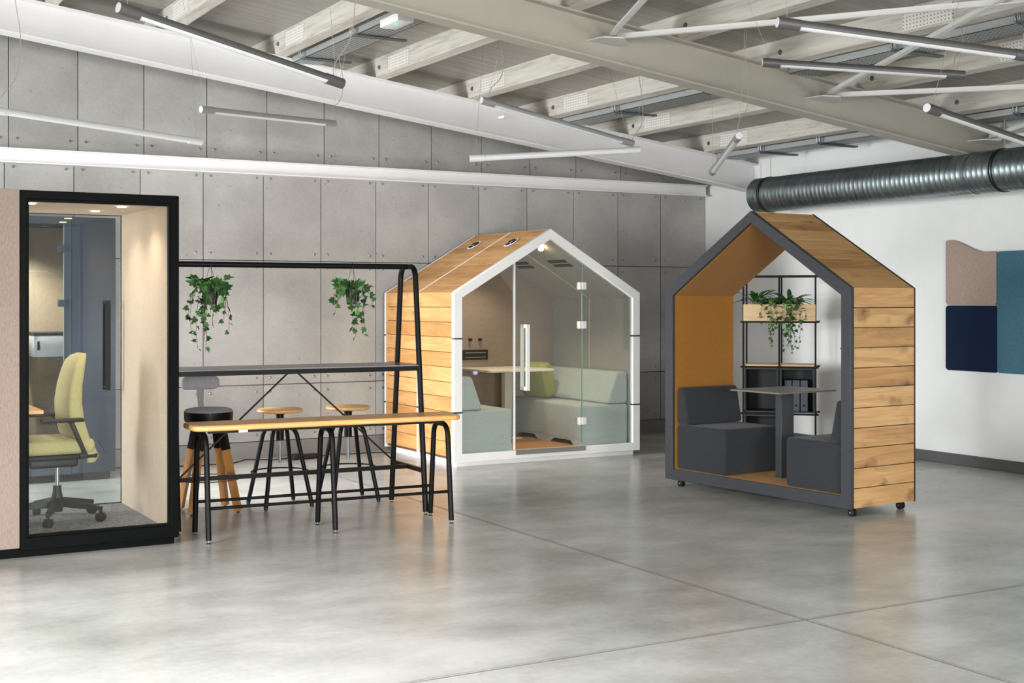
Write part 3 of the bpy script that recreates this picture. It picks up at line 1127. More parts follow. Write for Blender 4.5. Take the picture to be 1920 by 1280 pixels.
# fittings on the rear panel
RY = WD - .0555
for k, hx_ in enumerate((0.98, 1.10)):
    part('coat_hook', MB().lathe([(0.018, RY), (0.018, RY - .03), (.012, RY - .035)], (hx_, 0, 1.15), 16, 'y'), 'black_soft', pod)
so = part('socket_panel', MB().box(.87, 1.20, RY - .012, RY, .93, 1.04).round(.003, 1), 'black_soft', pod)
mb = MB()
mb.box(.92, 1.17, RY - .0145, RY - .0125, 1.005, 1.012)
mb.box(.92, 1.17, RY - .0145, RY - .0125, .955, .962)
part('trim_line', mb, 'steel', so)
ru = part('ring_button', MB().lathe([(0.036, RY), (0.036, RY - .02), (.03, RY - .024)], (1.04, 0, .80), 24, 'y'), 'white_coat', pod)
part('light_ring', MB().lathe([(0.022, RY - .0245), (0.022, RY - .027), (.004, RY - .028)], (1.04, 0, .80), 20, 'y'), 'led_violet', ru)
# ceiling fittings: downlight and vent slots on the right ceiling slope
SLOTS, SLOT_T = ((.26, .59), (1.02, 1.34)), (.333, .40)
for ya_, yb_ in SLOTS:
    for t0 in SLOT_T:
        p = Vector((WW / 2 + t0, ya_, 2.172 - .5867 * t0 - .006))
        part('air_slot', MB().bar(p, p + Vector((0, yb_ - ya_, 0)), .045, .006, (.506, 0, .863)), 'black_soft', pod)
dl = part('downlight', MB().lathe([(.012, .05), (.02, .02), (.026, .012), (.026, -.004), (.012, -.012)], (WW / 2 + .065, .30, 2.083), 20), 'warm_lamp', pod)


def spot(name, loc, power, col=(1, .84, .62), angle=110, blend=.8, direction=(0, 0, -1), rad=.03):
    l = bpy.data.lights.new(name, 'SPOT')
    l.energy = power
    l.color = col
    l.spot_size = math.radians(angle)
    l.spot_blend = blend
    l.shadow_soft_size = rad
    o = bpy.data.objects.new(name, l)
    COL.objects.link(o)
    o.location = loc
    o.rotation_euler = Vector(direction).to_track_quat('-Z', 'Y').to_euler()
    return o


spot('pod_downlight', (WX + WW / 2 + .065, WY + .30, 2.05), 45)
spot('pod_downlight', (WX + WW / 2 - .1, WY + 1.1, 2.08), 45)

# pod seating
for side, label in ((0, 'pale sage upholstered bench at the left inside the white pod'), (1, 'pale sage upholstered bench at the right inside the white pod')):
    x0 = WX + .092
    r = thing('upholstered_bench', label, 'bench', ((WX + .092) if side == 0 else (WX + WW - .092), WY + .075, .112), group='sage benches in the white pod')
    s_ = 1 if side == 0 else -1
    wdt = .58

    def bx(a, b, *rest):
        lo, hi = sorted((a * s_, b * s_))
        return (lo, hi) + rest
    mb = MB()
    mb.box(*bx(0.002, wdt, 0, 1.44, .05, .41))
    mb.round(.028, 4)
    part('seat', mb, 'sage', r)
    mb = MB()
    # fabric skirt with a shaped lower edge facing the aisle
    ed = [(0, .0), (.14, .0), (.20, .045), (.52, .045), (.60, .0), (.84, .0), (.92, .045), (1.24, .045), (1.30, .0), (1.44, .0), (1.44, .07), (0, .07)]
    mb.prism([(s_ * (wdt - .02), y_, z_) for y_, z_ in ed], (s_ * .015, 0, 0))
    mb.box(*bx(0.02, wdt - .02, .0, .02, .0, .07))
    part('skirt', mb, 'sage', r)
    part('backrest', wedge_back(s_ * .003, s_ * .26, s_ * .14, 0, 1.44, .412, .735, .03), 'sage', r)

# pod table
r = thing('pod_table', 'cream table with rounded corners inside the white pod', 'table', (WX + 1.245, WY + 1.19, .112))
part('table_top', slab(.80, .70, .06, .715, .74, 0, 0, 6, .004), 'cream_top', r)
part('leg', MB().box(-.045, .045, -.03, .05, .008, .715).round(.004, 1), 'cream_leg', r)
part('foot_plate', MB().box(-.10, .10, -.15, .15, 0, .008), 'cream_leg', r)
# olive cushion standing on the right bench against the backrest
cu = MB()
secs = []
for k in range(9):
    t = -1 + 2 * k / 8
    sc_ = (1 - abs(t) ** 2.6) ** 0.5 if abs(t) < 1 else 0.0
    w_, h_ = .21, .19
    e = 0.55 + .45 * sc_
    secs.append([(t * .075, p * (w_ * 2) * (0.9 + .1 * sc_) * .99, q * (h_ * 2) * (0.9 + .1 * sc_)) for p, q in [(a / 1.0, b) for a, b in rrect(1, 1, .12 + .1 * (1 - sc_), 4)]])
cu.loft(secs)
pil = part('cushion', cu, 'pillow', loc=(WX + WW - .45, WY + 1.28, .112 + .412 + .19))
pil.rotation_euler = (0, math.radians(-14), math.radians(8))
tag(pil, 'olive green cushion leaning on the right bench behind the pod table', 'cushion')

# ---- dark house booth -------------------------------------------------------
# local axes: x runs along the front from left to right, y into the depth
DW, DD = 2.035, 0.72
DZ0, DE, DA = 0.06, 1.668, 2.281
DROT = math.radians(-85.35)
house = thing('house_booth', 'dark grey framed house-shaped booth on castors, open front, oak cladding and mustard lining', 'booth', (6.677, 9.075, 0), DROT)
part('front_frame', MB().ring(gable(DW, DZ0, DE, DA), [(.092, 0, .15), (DW - .092, 0, .15), (DW - .092, 0, 1.616), (DW / 2, 0, 2.187), (.092, 0, 1.616)], (0, .03, 0)).round(.003, 1), 'anthracite', house)
part('rear_frame', MB().ring(gable(DW, DZ0, DE, DA, DD - .015), [(.07, DD - .015, .15), (DW - .07, DD - .015, .15), (DW - .07, DD - .015, 1.62), (DW / 2, DD - .015, 2.20), (.07, DD - .015, 1.62)], (0, .015, 0)), 'anth_edge', house)
for bz in (1.225, 0.483):
    for bx in (0, DW - .092):
        part('joint_band', MB().box(bx - 0.003, bx + 0.095, -0.003, 0.032, bz - 0.005, bz + 0.005), 'anthracite', house)
mb = MB()
boards(mb, (DW - .022, .062), (0, 1), 11, (DE - .062) / 11, .033, DD - .015, (1, 0), .02)
part('side_cladding', mb, 'oak_knot', house)
mb = MB()
boards(mb, (.022, .062), (0, 1), 11, (DE - .062) / 11, .033, DD - .015, (-1, 0), .02)
part('side_cladding', mb, 'oak_knot', house)
sl = Vector((DW / 2, DA - DE))
L = sl.length
sl.normalize()
for s_ in (0, 1):
    mb = MB()
    boards(mb, (.012 if s_ == 0 else DW - .012, DE - .020), (sl.x if s_ == 0 else -sl.x, sl.y), 8, L / 8, .033, DD - .015, (-sl.y if s_ == 0 else sl.y, sl.x), .018)
    part('roof_cladding', mb, 'oak_knot', house)
part('edge_strip', MB().ring([(-.001, .03, DZ0), (DW + .001, .03, DZ0), (DW + .001, .03, DE), (DW / 2, .03, DA + .001), (-.001, .03, DE)],
                             [(.05, .03, .1), (DW - .05, .03, .1), (DW - .05, .03, 1.63), (DW / 2, .03, 2.22), (.05, .03, 1.63)], (0, .004, 0)), 'anth_edge', house)
part('carcass', MB().ring([(.024, .034, .07), (DW - .024, .034, .07), (DW - .024, .034, 1.645), (DW / 2, .034, 2.253), (.024, .034, 1.645)],
                          [(.085, .034, .12), (DW - .085, .034, .12), (DW - .085, .034, 1.622), (DW / 2, .034, 2.20), (.085, .034, 1.622)], (0, DD - .05, 0)), 'anth_edge', house)
part('mustard_lining', MB().ring([(.086, .035, .125), (DW - .086, .035, .125), (DW - .086, .035, 1.621), (DW / 2, .035, 2.198), (.086, .035, 1.621)],
                                 [(.10, .035, .13), (DW - .10, .035, .13), (DW - .10, .035, 1.612), (DW / 2, .035, 2.183), (.10, .035, 1.612)], (0, DD - .055, 0)), 'mustard', house)
part('floor_board', MB().box(.10, DW - .10, .032, DD - .02, .10, .150), 'oak_x', house)
for cx, cy in ((.13, .07), (DW - .045, .07), (.13, DD - .08), (DW - .075, DD - .08)):
    c = part('castor', MB().bar((cx, cy, .045), (cx, cy, .072), .02, .02, (1, 0, 0)), 'black', house)
    mb = MB()
    for dy in (-.022, .008):
        mb.lathe([(.022, dy), (.028, dy + .002), (.028, dy + .012), (.022, dy + .014)], (cx, cy, .028), 20, 'y')
    part('wheel', mb, 'black_soft', c)
    part('hub', MB().lathe([(.008, -.026), (.008, .026)], (cx, cy, .028), 12, 'y'), 'steel', c)

hm = Matrix.Translation((6.677, 9.075, 0)) @ Matrix.Rotation(DROT, 4, 'Z')
for side, label in ((0, 'charcoal upholstered bench at the left in the dark house booth'), (1, 'charcoal upholstered bench at the right in the dark house booth')):
    s_ = 1 if side == 0 else -1
    wdt = .58
    p = hm @ Vector((.102 if side == 0 else DW - .102, .04, .1505))
    r = thing('upholstered_bench', label, 'bench', p, DROT, group='charcoal benches in the dark house booth')
    lo, hi = sorted((0.0, wdt * s_))
    part('seat', MB().box(lo, hi, 0, .64, 0, .375).round(.028, 4), 'charcoal', r)
    part('backrest', wedge_back(s_ * .001, s_ * .14, s_ * .075, 0, .64, .377, .69, .028), 'charcoal', r)

p = hm @ Vector((1.0, .40, .1505))
r = thing('booth_table', 'thin grey table on a dark column inside the dark house booth', 'table', p, DROT)
part('table_top', MB().box(-.27, .27, -.34, .31, .695, .709).round(.002, 1), 'top_grey', r)
part('leg', MB().box(-.035, .035, -.07, .07, .008, .695).round(.003, 1), 'anthracite', r)
part('foot_plate', MB().box(-.038, .038, -.073, .073, 0, .008), 'anthracite', r)

# ------------------------------------------------------------------ bench, high table, stools
def leveller(mb, x, y, tilt=0):
    mb.lathe([(0.017, 0.0), (0.018, 0.004), (0.010, 0.008), (0.007, 0.010), (0.007, 0.026)], (x, y, 0), 14)


def arch(x, fy, ty, zt_, lean=0, r=.09):
    """inverted U: feet at y=+-fy on the floor, shoulders at y=+-ty"""
    return fillet([(x, -fy, .022), (x, -ty, zt_), (x, ty, zt_), (x, fy, .022)], r, 7)


BROT = math.radians(-2.5)
bench = thing('high_bench', 'long narrow high bench with an oak top on three black tube trestles', 'bench', (3.375, 8.50, 0), BROT)
part('seat_top', slab(1.91, .36, .07, .727, .762, 0, 0, 8, .008), 'oak_x', bench)
for lx in (-.862, .0, .862):
    l = part('trestle', MB().tube(arch(lx, .185, .115, .695), .0185, 14), 'black', bench)
    mb = MB()
    for fy in (-.185, .185):
        leveller(mb, lx, fy)
    part('leveller', mb, 'zinc', l)
for sy in (-.165, .165):
    for a, b in ((-.85, -.012), (.012, .85)):
        o_ = part('stretcher', MB().tube([(a, sy, .225), (b, sy, .225)], .0105, 10), 'black', bench)
part('under_rail', MB().bar((-.84, -.09, .716), (.84, -.09, .716), .03, .022).bar((-.84, .09, .716), (.84, .09, .716), .03, .022), 'black', bench)
part('label_tag', MB().box(-.66, -.60, -.168, -.166, .712, .727), 'white_coat', bench)

table = thing('high_table', 'black high table with a tall overhead rail carrying hanging plants', 'table', (3.345, 9.08, 0), BROT)
HL = .905
for ex in (-HL, HL):
    l = part('trestle', MB().tube(fillet([(ex, -.335, .022), (ex, -.135, 1.83), (ex, .135, 1.83), (ex, .335, .022)], .09, 7), .0205, 14), 'black', table)
    mb = MB()
    leveller(mb, ex, -.335)
    leveller(mb, ex, .335)
    part('leveller', mb, 'zinc', l)
    part('cross_bar', MB().bar((ex, -.298, .32), (ex, .298, .32), .03, .03), 'black', table)
part('overhead_rail', MB().tube([(-HL, 0, 1.83), (HL, 0, 1.83)], .0205, 14), 'black', table)
part('low_rail', MB().bar((-HL, 0, .32), (HL, 0, .32), .03, .03), 'black', table)
for s_ in (-1, 1):
    part('diagonal_brace', MB().bar((s_ * .03, 0, 1.055), (s_ * (HL - .09), 0, .34), .011, .011), 'black', table)
part('table_frame', MB().ring([(-HL, -.235, 1.055), (HL, -.235, 1.055), (HL, .235, 1.055), (-HL, .235, 1.055)],
                              [(-HL + .03, -.20, 1.055), (HL - .03, -.20, 1.055), (HL - .03, .20, 1.055), (-HL + .03, .20, 1.055)], (0, 0, .032)), 'black', table)
part('table_top', MB().box(-HL + .005, HL - .005, -.232, .232, 1.088, 1.10).round(.002, 1), 'tabletop', table)


def round_stool(loc, rz, label):
    r = thing('swivel_stool', label, 'stool', loc, rz, group='swivel stools with round oak seats')
    part('seat', MB().lathe([(.0, .715), (.155, .715), (.170, .720), (.176, .730), (.174, .738), (.166, .744), (.0, .745)], (0, 0, 0), 48, caps=False), 'oak_x', r)
    part('seat_plate', MB().lathe([(.035, .700), (.06, .712), (.06, .7145)], (0, 0, 0), 24), 'black', r)
    for k in (0, 1):
        a = math.radians(45 + 90 * k)
        c, s_ = math.cos(a), math.sin(a)
        pts = fillet([(.262 * c, .262 * s_, .018), (.125 * c, .125 * s_, .615), (-.125 * c, -.125 * s_, .615), (-.262 * c, -.262 * s_, .018)], .085, 7)
        if k:
            pts = [q - Vector((0, 0, .004)) if q.z > .5 else q for q in pts]
        half_ = len(pts) // 2
        l = part('leg', MB().tube(pts[:half_ + 1], .0165, 12), 'black', r)
        l2 = part('leg', MB().tube(pts[half_:], .0165, 12), 'black', r)
        for q, lo in ((pts[0], l), (pts[-1], l2)):
            part('rubber_foot', MB().lathe([(.010, 0), (.0155, .006), (.0155, .022)], (q.x, q.y, 0), 12), 'black_soft', lo)
    part('sleeve', MB().lathe([(.03, .50), (.03, .700)], (0, 0, 0), 20), 'black', r)
    part('screw', MB().lathe([(.0115, .33), (.0115, .50)], (0, 0, 0), 12), 'zinc_dark', r)
    rr = .218
    part('foot_ring', MB().tube([(math.cos(t) * rr, math.sin(t) * rr, .262) for t in [2 * math.pi * k / 40 for k in range(40)]], .006, 8, closed=True), 'black', r)
    return r


st1 = round_stool((3.455, 9.66, 0), math.radians(2), 'black stool with round oak seat, left one of the two behind the bench')
st2 = copy_tree(st1)
st2.location = (4.01, 9.64, 0)
st2.rotation_euler = (0, 0, math.radians(-3))
st2['label'] = 'black stool with round oak seat, right one, nearest to the white pod'

# grey upholstered bar stool with wooden legs
gs = thing('bar_stool', 'bar stool with round grey seat, small backrest and splayed wooden legs', 'stool', (2.90, 9.67, 0), math.radians(3))
part('seat_cushion', MB().lathe([(.0, .775), (.13, .772), (.165, .764), (.179, .752), (.179, .745)], (0, 0, 0), 48, caps=False), 'grey_seat', gs)
part('seat_shell', MB().lathe([(.0, .665), (.160, .665), (.176, .675), (.180, .70), (.180, .745), (.0, .745)], (0, 0, 0), 48, caps=False), 'black', gs)
LA = [(-.185, -.165), (.155, -.20), (.185, .15), (-.155, .19)]
for ax_, ay_ in LA:
    t = Vector((ax_ * .42, ay_ * .42, .655))
    b = Vector((ax_, ay_, .012))
    mid = b + (t - b) * .70
    l = part('leg', MB().bar(b, mid, .046, .046, (ax_, ay_, 0)), 'oak_z', gs)
    part('leg_sleeve', MB().bar(mid, t, .049, .049, (ax_, ay_, 0)), 'black', l)
    part('glide', MB().lathe([(.012, 0), (.012, .014)], (ax_, ay_, 0), 12), 'black_soft', l)
part('hub', MB().box(-.10, .10, -.10, .10, .64, .664), 'black', gs)
rr = .235
part('foot_ring', MB().tube([(math.cos(t) * rr, math.sin(t) * rr, .245) for t in [2 * math.pi * k / 40 for k in range(40)]], .005, 8, closed=True), 'brass', gs)
part('back_post', MB().bar((0, .145, .68), (0, .20, .90), .045, .006, (0, 1, 0)), 'steel', gs)
mb = MB()
secs = []
for k in range(25):
    t = math.sin(math.pi / 2 * (-1 + 2 * k / 24))
    x_ = t * .148
    yy = .215 - .035 * t * t
    sc_ = max(0.0, 1 - abs(t) ** 7) ** .5
    hz, th = .052 * (.30 + .70 * sc_), .024 * (.30 + .70 * sc_)
    secs.append([(x_, yy + p, .948 + q) for p, q in rrect(th * 2, hz * 2, min(th, .018), 4)])
part('back_cushion', mb.loft(secs), 'grey_seat', gs)


# ------------------------------------------------------------------ plants
IVY = [(0, 0), (.30, -.12), (.52, .10), (.36, .26), (.46, .58), (.20, .52), (0, 1.0), (-.20, .52), (-.46, .58), (-.36, .26), (-.52, .10), (-.30, -.12)]


def ivy_leaf(mb, pos, direction, size, rng):
    d = Vector(direction).normalized()
    nrm = Vector((rng.uniform(-1, 1), rng.uniform(-1, 1), rng.uniform(-.2, .9)))
    nrm = (nrm - d * nrm.dot(d))
    nrm = nrm.normalized() if nrm.length > .05 else Vector((0, -1, 0))
    s_ = d.cross(nrm)
    fold = rng.uniform(.05, .3)
    vc = mb.bm.verts.new(pos + d * size * .28)
    vv = [mb.bm.verts.new(pos + s_ * (x * size) + d * (y * size) + nrm * (abs(x) * fold * size - y * y * .18 * size)) for x, y in IVY]
    for i in range(len(vv)):
        mb.bm.faces.new([vc, vv[i], vv[(i + 1) % len(vv)]])


def lance_leaf(mb, base, direction, length, width, rng, droop=.5):
    d = Vector(direction).normalized()
    side = d.cross(Vector((0, 0, 1))).normalized()
    rows_ = []
    p = Vector(base)
    n = 7
    for k in range(n + 1):
        t = k / n
        w = width * (math.sin(math.pi * min(1, t * .92 + .06)) ** .8)
        rows_.append((mb.bm.verts.new(p - side * w), mb.bm.verts.new(p - Vector((0, 0, w * .35))), mb.bm.verts.new(p + side * w)))
        d = (d + Vector((0, 0, -droop / n))).normalized()
        p = p + d * length / n
    for a, b in zip(rows_, rows_[1:]):
        mb.bm.faces.new([a[0], a[1], b[1], b[0]])
        mb.bm.faces.new([a[1], a[2], b[2], b[1]])


def vines(rng, origin, strands, leafmb, stemmb, size=(.026, .042), step=.032, spread=1.0):
    """strands: (azimuth degrees, reach, drop)"""
    for az, reach, drop in strands:
        a = math.radians(az)
        dr = Vector((math.cos(a), math.sin(a), 0))
        p = Vector(origin)
        pts = [p.copy()]
        L = reach * 1.4 + drop
        n = max(5, int(L / .03))
        w = rng.uniform(0, 6)
        for k in range(1, n + 1):
            t = k / n
            out = reach * min(1.0, t * L / (reach * 1.6 + .02)) ** .7
            up = .055 * math.sin(min(1, t * L / (reach * 1.6 + .02)) * math.pi)
            down = max(0.0, t * L - reach * .9) * drop / max(L - reach * .9, .01)
            q = Vector(origin) + dr * out + Vector((math.sin(w + t * 5) * .012, math.cos(w + t * 4) * .012, up - down))
            pts.append(q)
        stemmb.tube(pts, .0017, 5)
        acc = 0
        for k in range(1, len(pts)):
            acc += (pts[k] - pts[k - 1]).length
            if acc > step:
                acc = 0
                tt = k / len(pts)
                sz = (size[1] + (size[0] - size[1]) * tt) * rng.uniform(.8, 1.25)
                dd = Vector((rng.uniform(-1, 1), rng.uniform(-1, 1), rng.uniform(-1.0, .25)))
                ivy_leaf(leafmb, pts[k] + dd * .008, dd, sz, rng)


def hanging_ivy(local, seed, strands, label):
    p = Matrix.Translation(table.location) @ Matrix.Rotation(BROT, 4, 'Z') @ Vector(local)
    r = thing('hanging_ivy', label, 'plant', (p.x, p.y, 1.545), group='ivy pots hanging on the overhead rail')
    rng = random.Random(seed)
    part('pot', MB().lathe([(.0, 0), (.042, 0), (.055, .098), (.058, .10), (.058, .11), (.05, .11), (.048, .095), (0, .092)], (0, 0, 0), 28, caps=False), 'pot', r)
    mb = MB()
    for a in (0, 120, 240):
        c, s_ = math.cos(math.radians(a + 20)), math.sin(math.radians(a + 20))
        mb.tube([(c * .056, s_ * .056, .107), (0 + c * .006, s_ * .018, .268), (0, s_ * .019, .285), (0, 0, .306)], .0016, 5)
    mb.tube([(0, -.021, .285), (0, -.016, .300), (0, 0, .3065), (0, .016, .300), (0, .021, .285), (0, 0.012, .265)], .002, 6)
    part('hanger', mb, 'black_soft', r)
    leaf, stem = MB(), MB()
    vines(rng, (0, 0, .115), strands, leaf, stem, (.034, .066), .036)
    for k in range(26):
        a = rng.uniform(0, 2 * math.pi)
        q = Vector((math.cos(a) * rng.uniform(.02, .07), math.sin(a) * rng.uniform(.02, .07), rng.uniform(.10, .16)))
        ivy_leaf(leaf, q, (math.cos(a), math.sin(a), rng.uniform(-.9, .7)), rng.uniform(.05, .085), rng)
    for k in range(9):
        a = rng.uniform(0, 2 * math.pi)
        q = Vector((math.cos(a) * .10, math.sin(a) * .10, rng.uniform(.11, .19)))
        stem.tube([(0, 0, .1), q * .6 + Vector((0, 0, .05)), q], .0015, 5)
        ivy_leaf(leaf, q, (math.cos(a), math.sin(a), .3), rng.uniform(.06, .09), rng)
    part('foliage', leaf, 'leaf', r, recalc=False)
    part('stems', stem, 'stem', r)
    return r


hanging_ivy((-.60, 0, 0), 4, [(200, .11, .42), (170, .13, .30), (230, .09, .36), (215, .06, .44), (250, .08, .18), (330, .10, .22), (350, .12, .30), (20, .13, .16), (180, .15, .20), (280, .05, .28), (100, .10, .18), (300, .09, .14), (235, .12, .25)],
            'ivy in a black pot hanging from the rail at the left, near the phone booth')
hanging_ivy((.46, 0, 0), 9, [(180, .14, .17), (160, .12, .14), (330, .08, .34), (10, .09, .28), (240, .05, .32), (290, .06, .26), (350, .14, .12), (200, .15, .10), (60, .10, .14), (270, .07, .22), (310, .03, .35)],
            'ivy hanging from the rail at the right, beside the white pod')

# ------------------------------------------------------------------ shelf unit behind the dark booth
SROT = math.radians(-45)
sp = at(1461, 700, 13.35)
SH = Vector((sp.x, sp.y, 0))
shelf = thing('shelf_unit', 'black metal shelf unit with oak shelf behind the dark house booth', 'shelf', SH, SROT)
BW, SD = .36, .36
for yy in (0, SD):
    for xx in ((-BW, 0, BW) if yy == 0 else (-BW, 0)):
        part('post', MB().box(xx - .009, xx + .009, yy - .009, yy + .009, 0, 1.83), 'black', shelf)
for z in (1.82, 1.355, .895, .42, .06):
    for yy in (0, SD):
        part('shelf_rail', MB().box(-BW - .03, BW + .03, yy - .010, yy + .010, z - .009, z + .009), 'black', shelf)
    for xx in (-BW, 0, BW):
        part('shelf_rail', MB().box(xx - .008, xx + .008, .009, SD - .009, z - .007, z + .007), 'black', shelf)
part('shelf_board', MB().box(-BW + .01, BW - .01, .012, SD - .012, .905, .922), 'ply', shelf)


def open_box(x0, x1, z0, z1, parent, name='cabinet'):
    mb = MB()
    t = .014
    mb.box(x0, x1, .01, SD - .01, z0, z0 + t).box(x0, x1, .01, SD - .01, z1 - t, z1)
    mb.box(x0, x0 + t, .01, SD - .01, z0 + t, z1 - t).box(x1 - t, x1, .01, SD - .01, z0 + t, z1 - t)
    mb.box(x0 + t, x1 - t, SD - .02, SD - .01, z0 + t, z1 - t)
    return part(name, mb, 'anth_edge', parent)


for x0 in (-BW + .012, .012):
    open_box(x0, x0 + BW - .024, .432, .885, shelf)
open_box(-BW + .012, -.012, .07, .408, shelf)
sm = Matrix.Translation(SH) @ Matrix.Rotation(SROT, 4, 'Z')
for k, (xx, lab) in enumerate(((.085, 'dark grey box file in the right cabinet of the shelf unit, left one'), (.165, 'dark grey box file in the right cabinet of the shelf unit, middle one'), (.245, 'dark grey box file in the right cabinet of the shelf unit, right one'))):
    p = sm @ Vector((xx, .06, .4465))
    r = thing('box_file', lab, 'file', p, SROT, group='box files in the shelf unit')
    part('cover', MB().box(-.036, .036, 0, .25, 0, .315).round(.003, 1), plain('file cover', (58, 66, 74), .6), r)
    part('finger_hole', MB().lathe([(.012, 0), (.012, -.001)], (0, 0, .06), 14, 'y'), 'black', r)
p = sm @ Vector((0, -.012, 1.3645))
pl = thing('planter_box', 'long oak planter box full of greenery on the shelf unit', 'planter', p, SROT)
mb = MB()
mb.box(-BW + .0, BW - .0, 0, .016, 0, .17).box(-BW, BW, .20, .216, 0, .17).box(-BW, -BW + .016, .016, .20, 0, .17).box(BW - .016, BW, .016, .20, 0, .17).box(-BW + .016, BW - .016, .016, .20, 0, .012)
part('case', mb, 'ply', pl)
part('soil', MB().box(-BW + .017, BW - .017, .017, .199, .012, .15), plain('potting soil', (44, 36, 30), .95), pl)
p2 = sm @ Vector((-BW + .06, .30, 1.3645))


def shelf_plant(name, lx, seed, label, kind, z=1.516, ly=.09):
    p = sm @ Vector((lx, ly, z))
    r = thing(name, label, 'plant', p, SROT, group='plants in the oak planter')
    rng = random.Random(seed)
    leaf, stem = MB(), MB()
    if kind == 'broad':
        for k in range(13):
            a = rng.uniform(0, 2 * math.pi)
            dv = Vector((math.cos(a), math.sin(a) * .6, rng.uniform(.6, 1.6)))
            stem.tube([(0, 0, -.0), dv.normalized() * .05], .002, 5)
            lance_leaf(leaf, dv.normalized() * .05, dv, rng.uniform(.19, .31), rng.uniform(.016, .026), rng, rng.uniform(.8, 1.8))
        part('foliage', leaf, 'leaf_dark', r, recalc=False)
    else:
        vines(rng, (0, -.03, .02), kind, leaf, stem, (.03, .055), .028)
        for k in range(34):
            a = rng.uniform(0, 2 * math.pi)
            q = Vector((math.cos(a) * rng.uniform(.02, .12), math.sin(a) * rng.uniform(.01, .07), rng.uniform(-.01, .06)))
            ivy_leaf(leaf, q, (math.cos(a), math.sin(a), rng.uniform(-.3, .8)), rng.uniform(.04, .07), rng)
        part('foliage', leaf, 'leaf', r, recalc=False)
    part('stems', stem, 'stem', r)
    return r


shelf_plant('leafy_plant', -.25, 2, 'broad-leaved green plant at the left end of the oak planter', 'broad')
shelf_plant('leafy_plant', .10, 5, 'spiky broad-leaved green plant in the middle of the oak planter', 'broad')
shelf_plant('trailing_ivy', -.08, 7, 'light green ivy trailing over the left half of the oak planter', [(270, .08, .20), (255, .10, .24), (225, .16, .14), (300, .09, .3), (190, .2, .03), (210, .14, .18), (280, .07, .42)])
shelf_plant('trailing_ivy', .09, 12, 'dark ivy hanging deep below the right half of the oak planter', [(270, .09, .38), (290, .10, .48), (310, .12, .42), (330, .16, .28), (250, .08, .33), (340, .2, .16), (280, .09, .45), (300, .08, .3), (320, .14, .46), (240, .10, .5), (220, .22, .44)])

# ------------------------------------------------------------------ wall panels
def wall_panel(y0, y1, z0, z1, m, label, wave=0.0, thick=.045):
    """acoustic panel on the right wall; y0 > y1 (far to near)"""
    r = .022
    pts = []
    if wave:
        pts = [(y0 - r, z0), (y0, z0 + r)]
        pts += [(y0, z1 + wave - r), (y0 - r, z1 + wave)]
        n = 14
        for k in range(n + 1):
            t = k / n
            yy = y0 - r * 1.5 - (y0 - y1) * .72 * t
            s_ = t * t * (3 - 2 * t)
            pts.append((yy, z1 + wave * (1 - s_)))
        pts += [(y1 + r, z1), (y1, z1 - r), (y1, z0 + r), (y1 + r, z0)]
    else:
        pts = [(y0 - r, z0), (y0, z0 + r), (y0, z1 - r), (y0 - r, z1), (y1 + r, z1), (y1, z1 - r), (y1, z0 + r), (y1 + r, z0)]
    mb = MB().prism([(0, a, b) for a, b in pts], (-thick, 0, 0))
    mb.round(.009, 3, .9)
    o = part('acoustic_panel', mb, m, loc=(RIGHT_X - .003, 0, 0))
    return tag(o, label, 'wall panel', 'felt acoustic panels on the white wall')


wall_panel(8.93, 8.33, 1.532, 2.03, 'panel_beige', 'beige felt wall panel with a wavy top edge, above the navy one', .125)
wall_panel(8.93, 8.33, .905, 1.526, 'panel_navy', 'navy blue felt wall panel below the beige one')
wall_panel(8.322, 7.7, .905, 2.028, 'panel_teal', 'tall teal felt wall panel at the right edge', 0)

# ------------------------------------------------------------------ near phone booth
BX0, BX1, BY0, BY1, BT = 0.15, 2.34, 8.45, 9.86, 2.257
booth = thing('office_booth', 'black framed glass booth with taupe fabric at the left edge', 'booth', (BX1, BY0, 0))


def BB(x0, x1, y0, y1, z0, z1):
    return (x0 - BX1, x1 - BX1, y0 - BY0, y1 - BY0, z0, z1)


part('fabric_front', MB().box(*BB(BX0, 1.36, BY0, BY0 + .05, .065, BT)), 'taupe', booth)
ff = part('window_frame', MB().ring([(1.362 - BX1, 0, .045), (0, 0, .045), (0, 0, BT - .006), (1.362 - BX1, 0, BT - .006)],
                                    [(1.405 - BX1, 0, .125), (-.052, 0, .125), (-.052, 0, 2.198), (1.405 - BX1, 0, 2.198)], (0, .06, 0)).round(.004, 1), 'black_frame', booth)
part('inner_frame', MB().ring([(1.402 - BX1, .012, .122), (-.05, .012, .122), (-.05, .012, 2.2), (1.402 - BX1, .012, 2.2)],
                              [(1.417 - BX1, .012, .137), (-.064, .012, .137), (-.064, .012, 2.184), (1.417 - BX1, .012, 2.184)], (0, .04, 0)), 'black_frame', ff)
part('front_pane', MB().box(*BB(1.417, BX1 - .064, BY0 + .025, BY0 + .033, .137, 2.184)), 'glass_booth', booth)
part('side_wall', MB().box(*BB(2.312, 2.352, BY0 + .06, BY1 - .03, .065, BT)), 'taupe', booth)
part('side_lining', MB().box(*BB(2.296, 2.311, BY0 + .062, BY1 - .03, .085, 2.21)), 'cream_felt', booth)
part('side_wall', MB().box(*BB(BX0, BX0 + .05, BY0 + .05, BY1 - .03, .065, BT)), 'taupe', booth)
part('side_lining', MB().box(*BB(BX0 + .051, BX0 + .066, BY0 + .062, BY1 - .03, .085, 2.21)), 'cream_felt', booth)
part('roof', MB().box(*BB(BX0 + .05, 2.311, BY0 + .06, BY1 - .03, 2.222, BT)), 'taupe', booth)
part('ceiling_lining', MB().box(*BB(BX0 + .067, 2.295, BY0 + .062, BY1 - .03, 2.20, 2.221)), 'cream_felt', booth)
part('plinth', MB().box(*BB(BX0 + .03, BX1 - .02, BY0 + .04, BY1 - .04, 0, .064)), 'black_frame', booth)
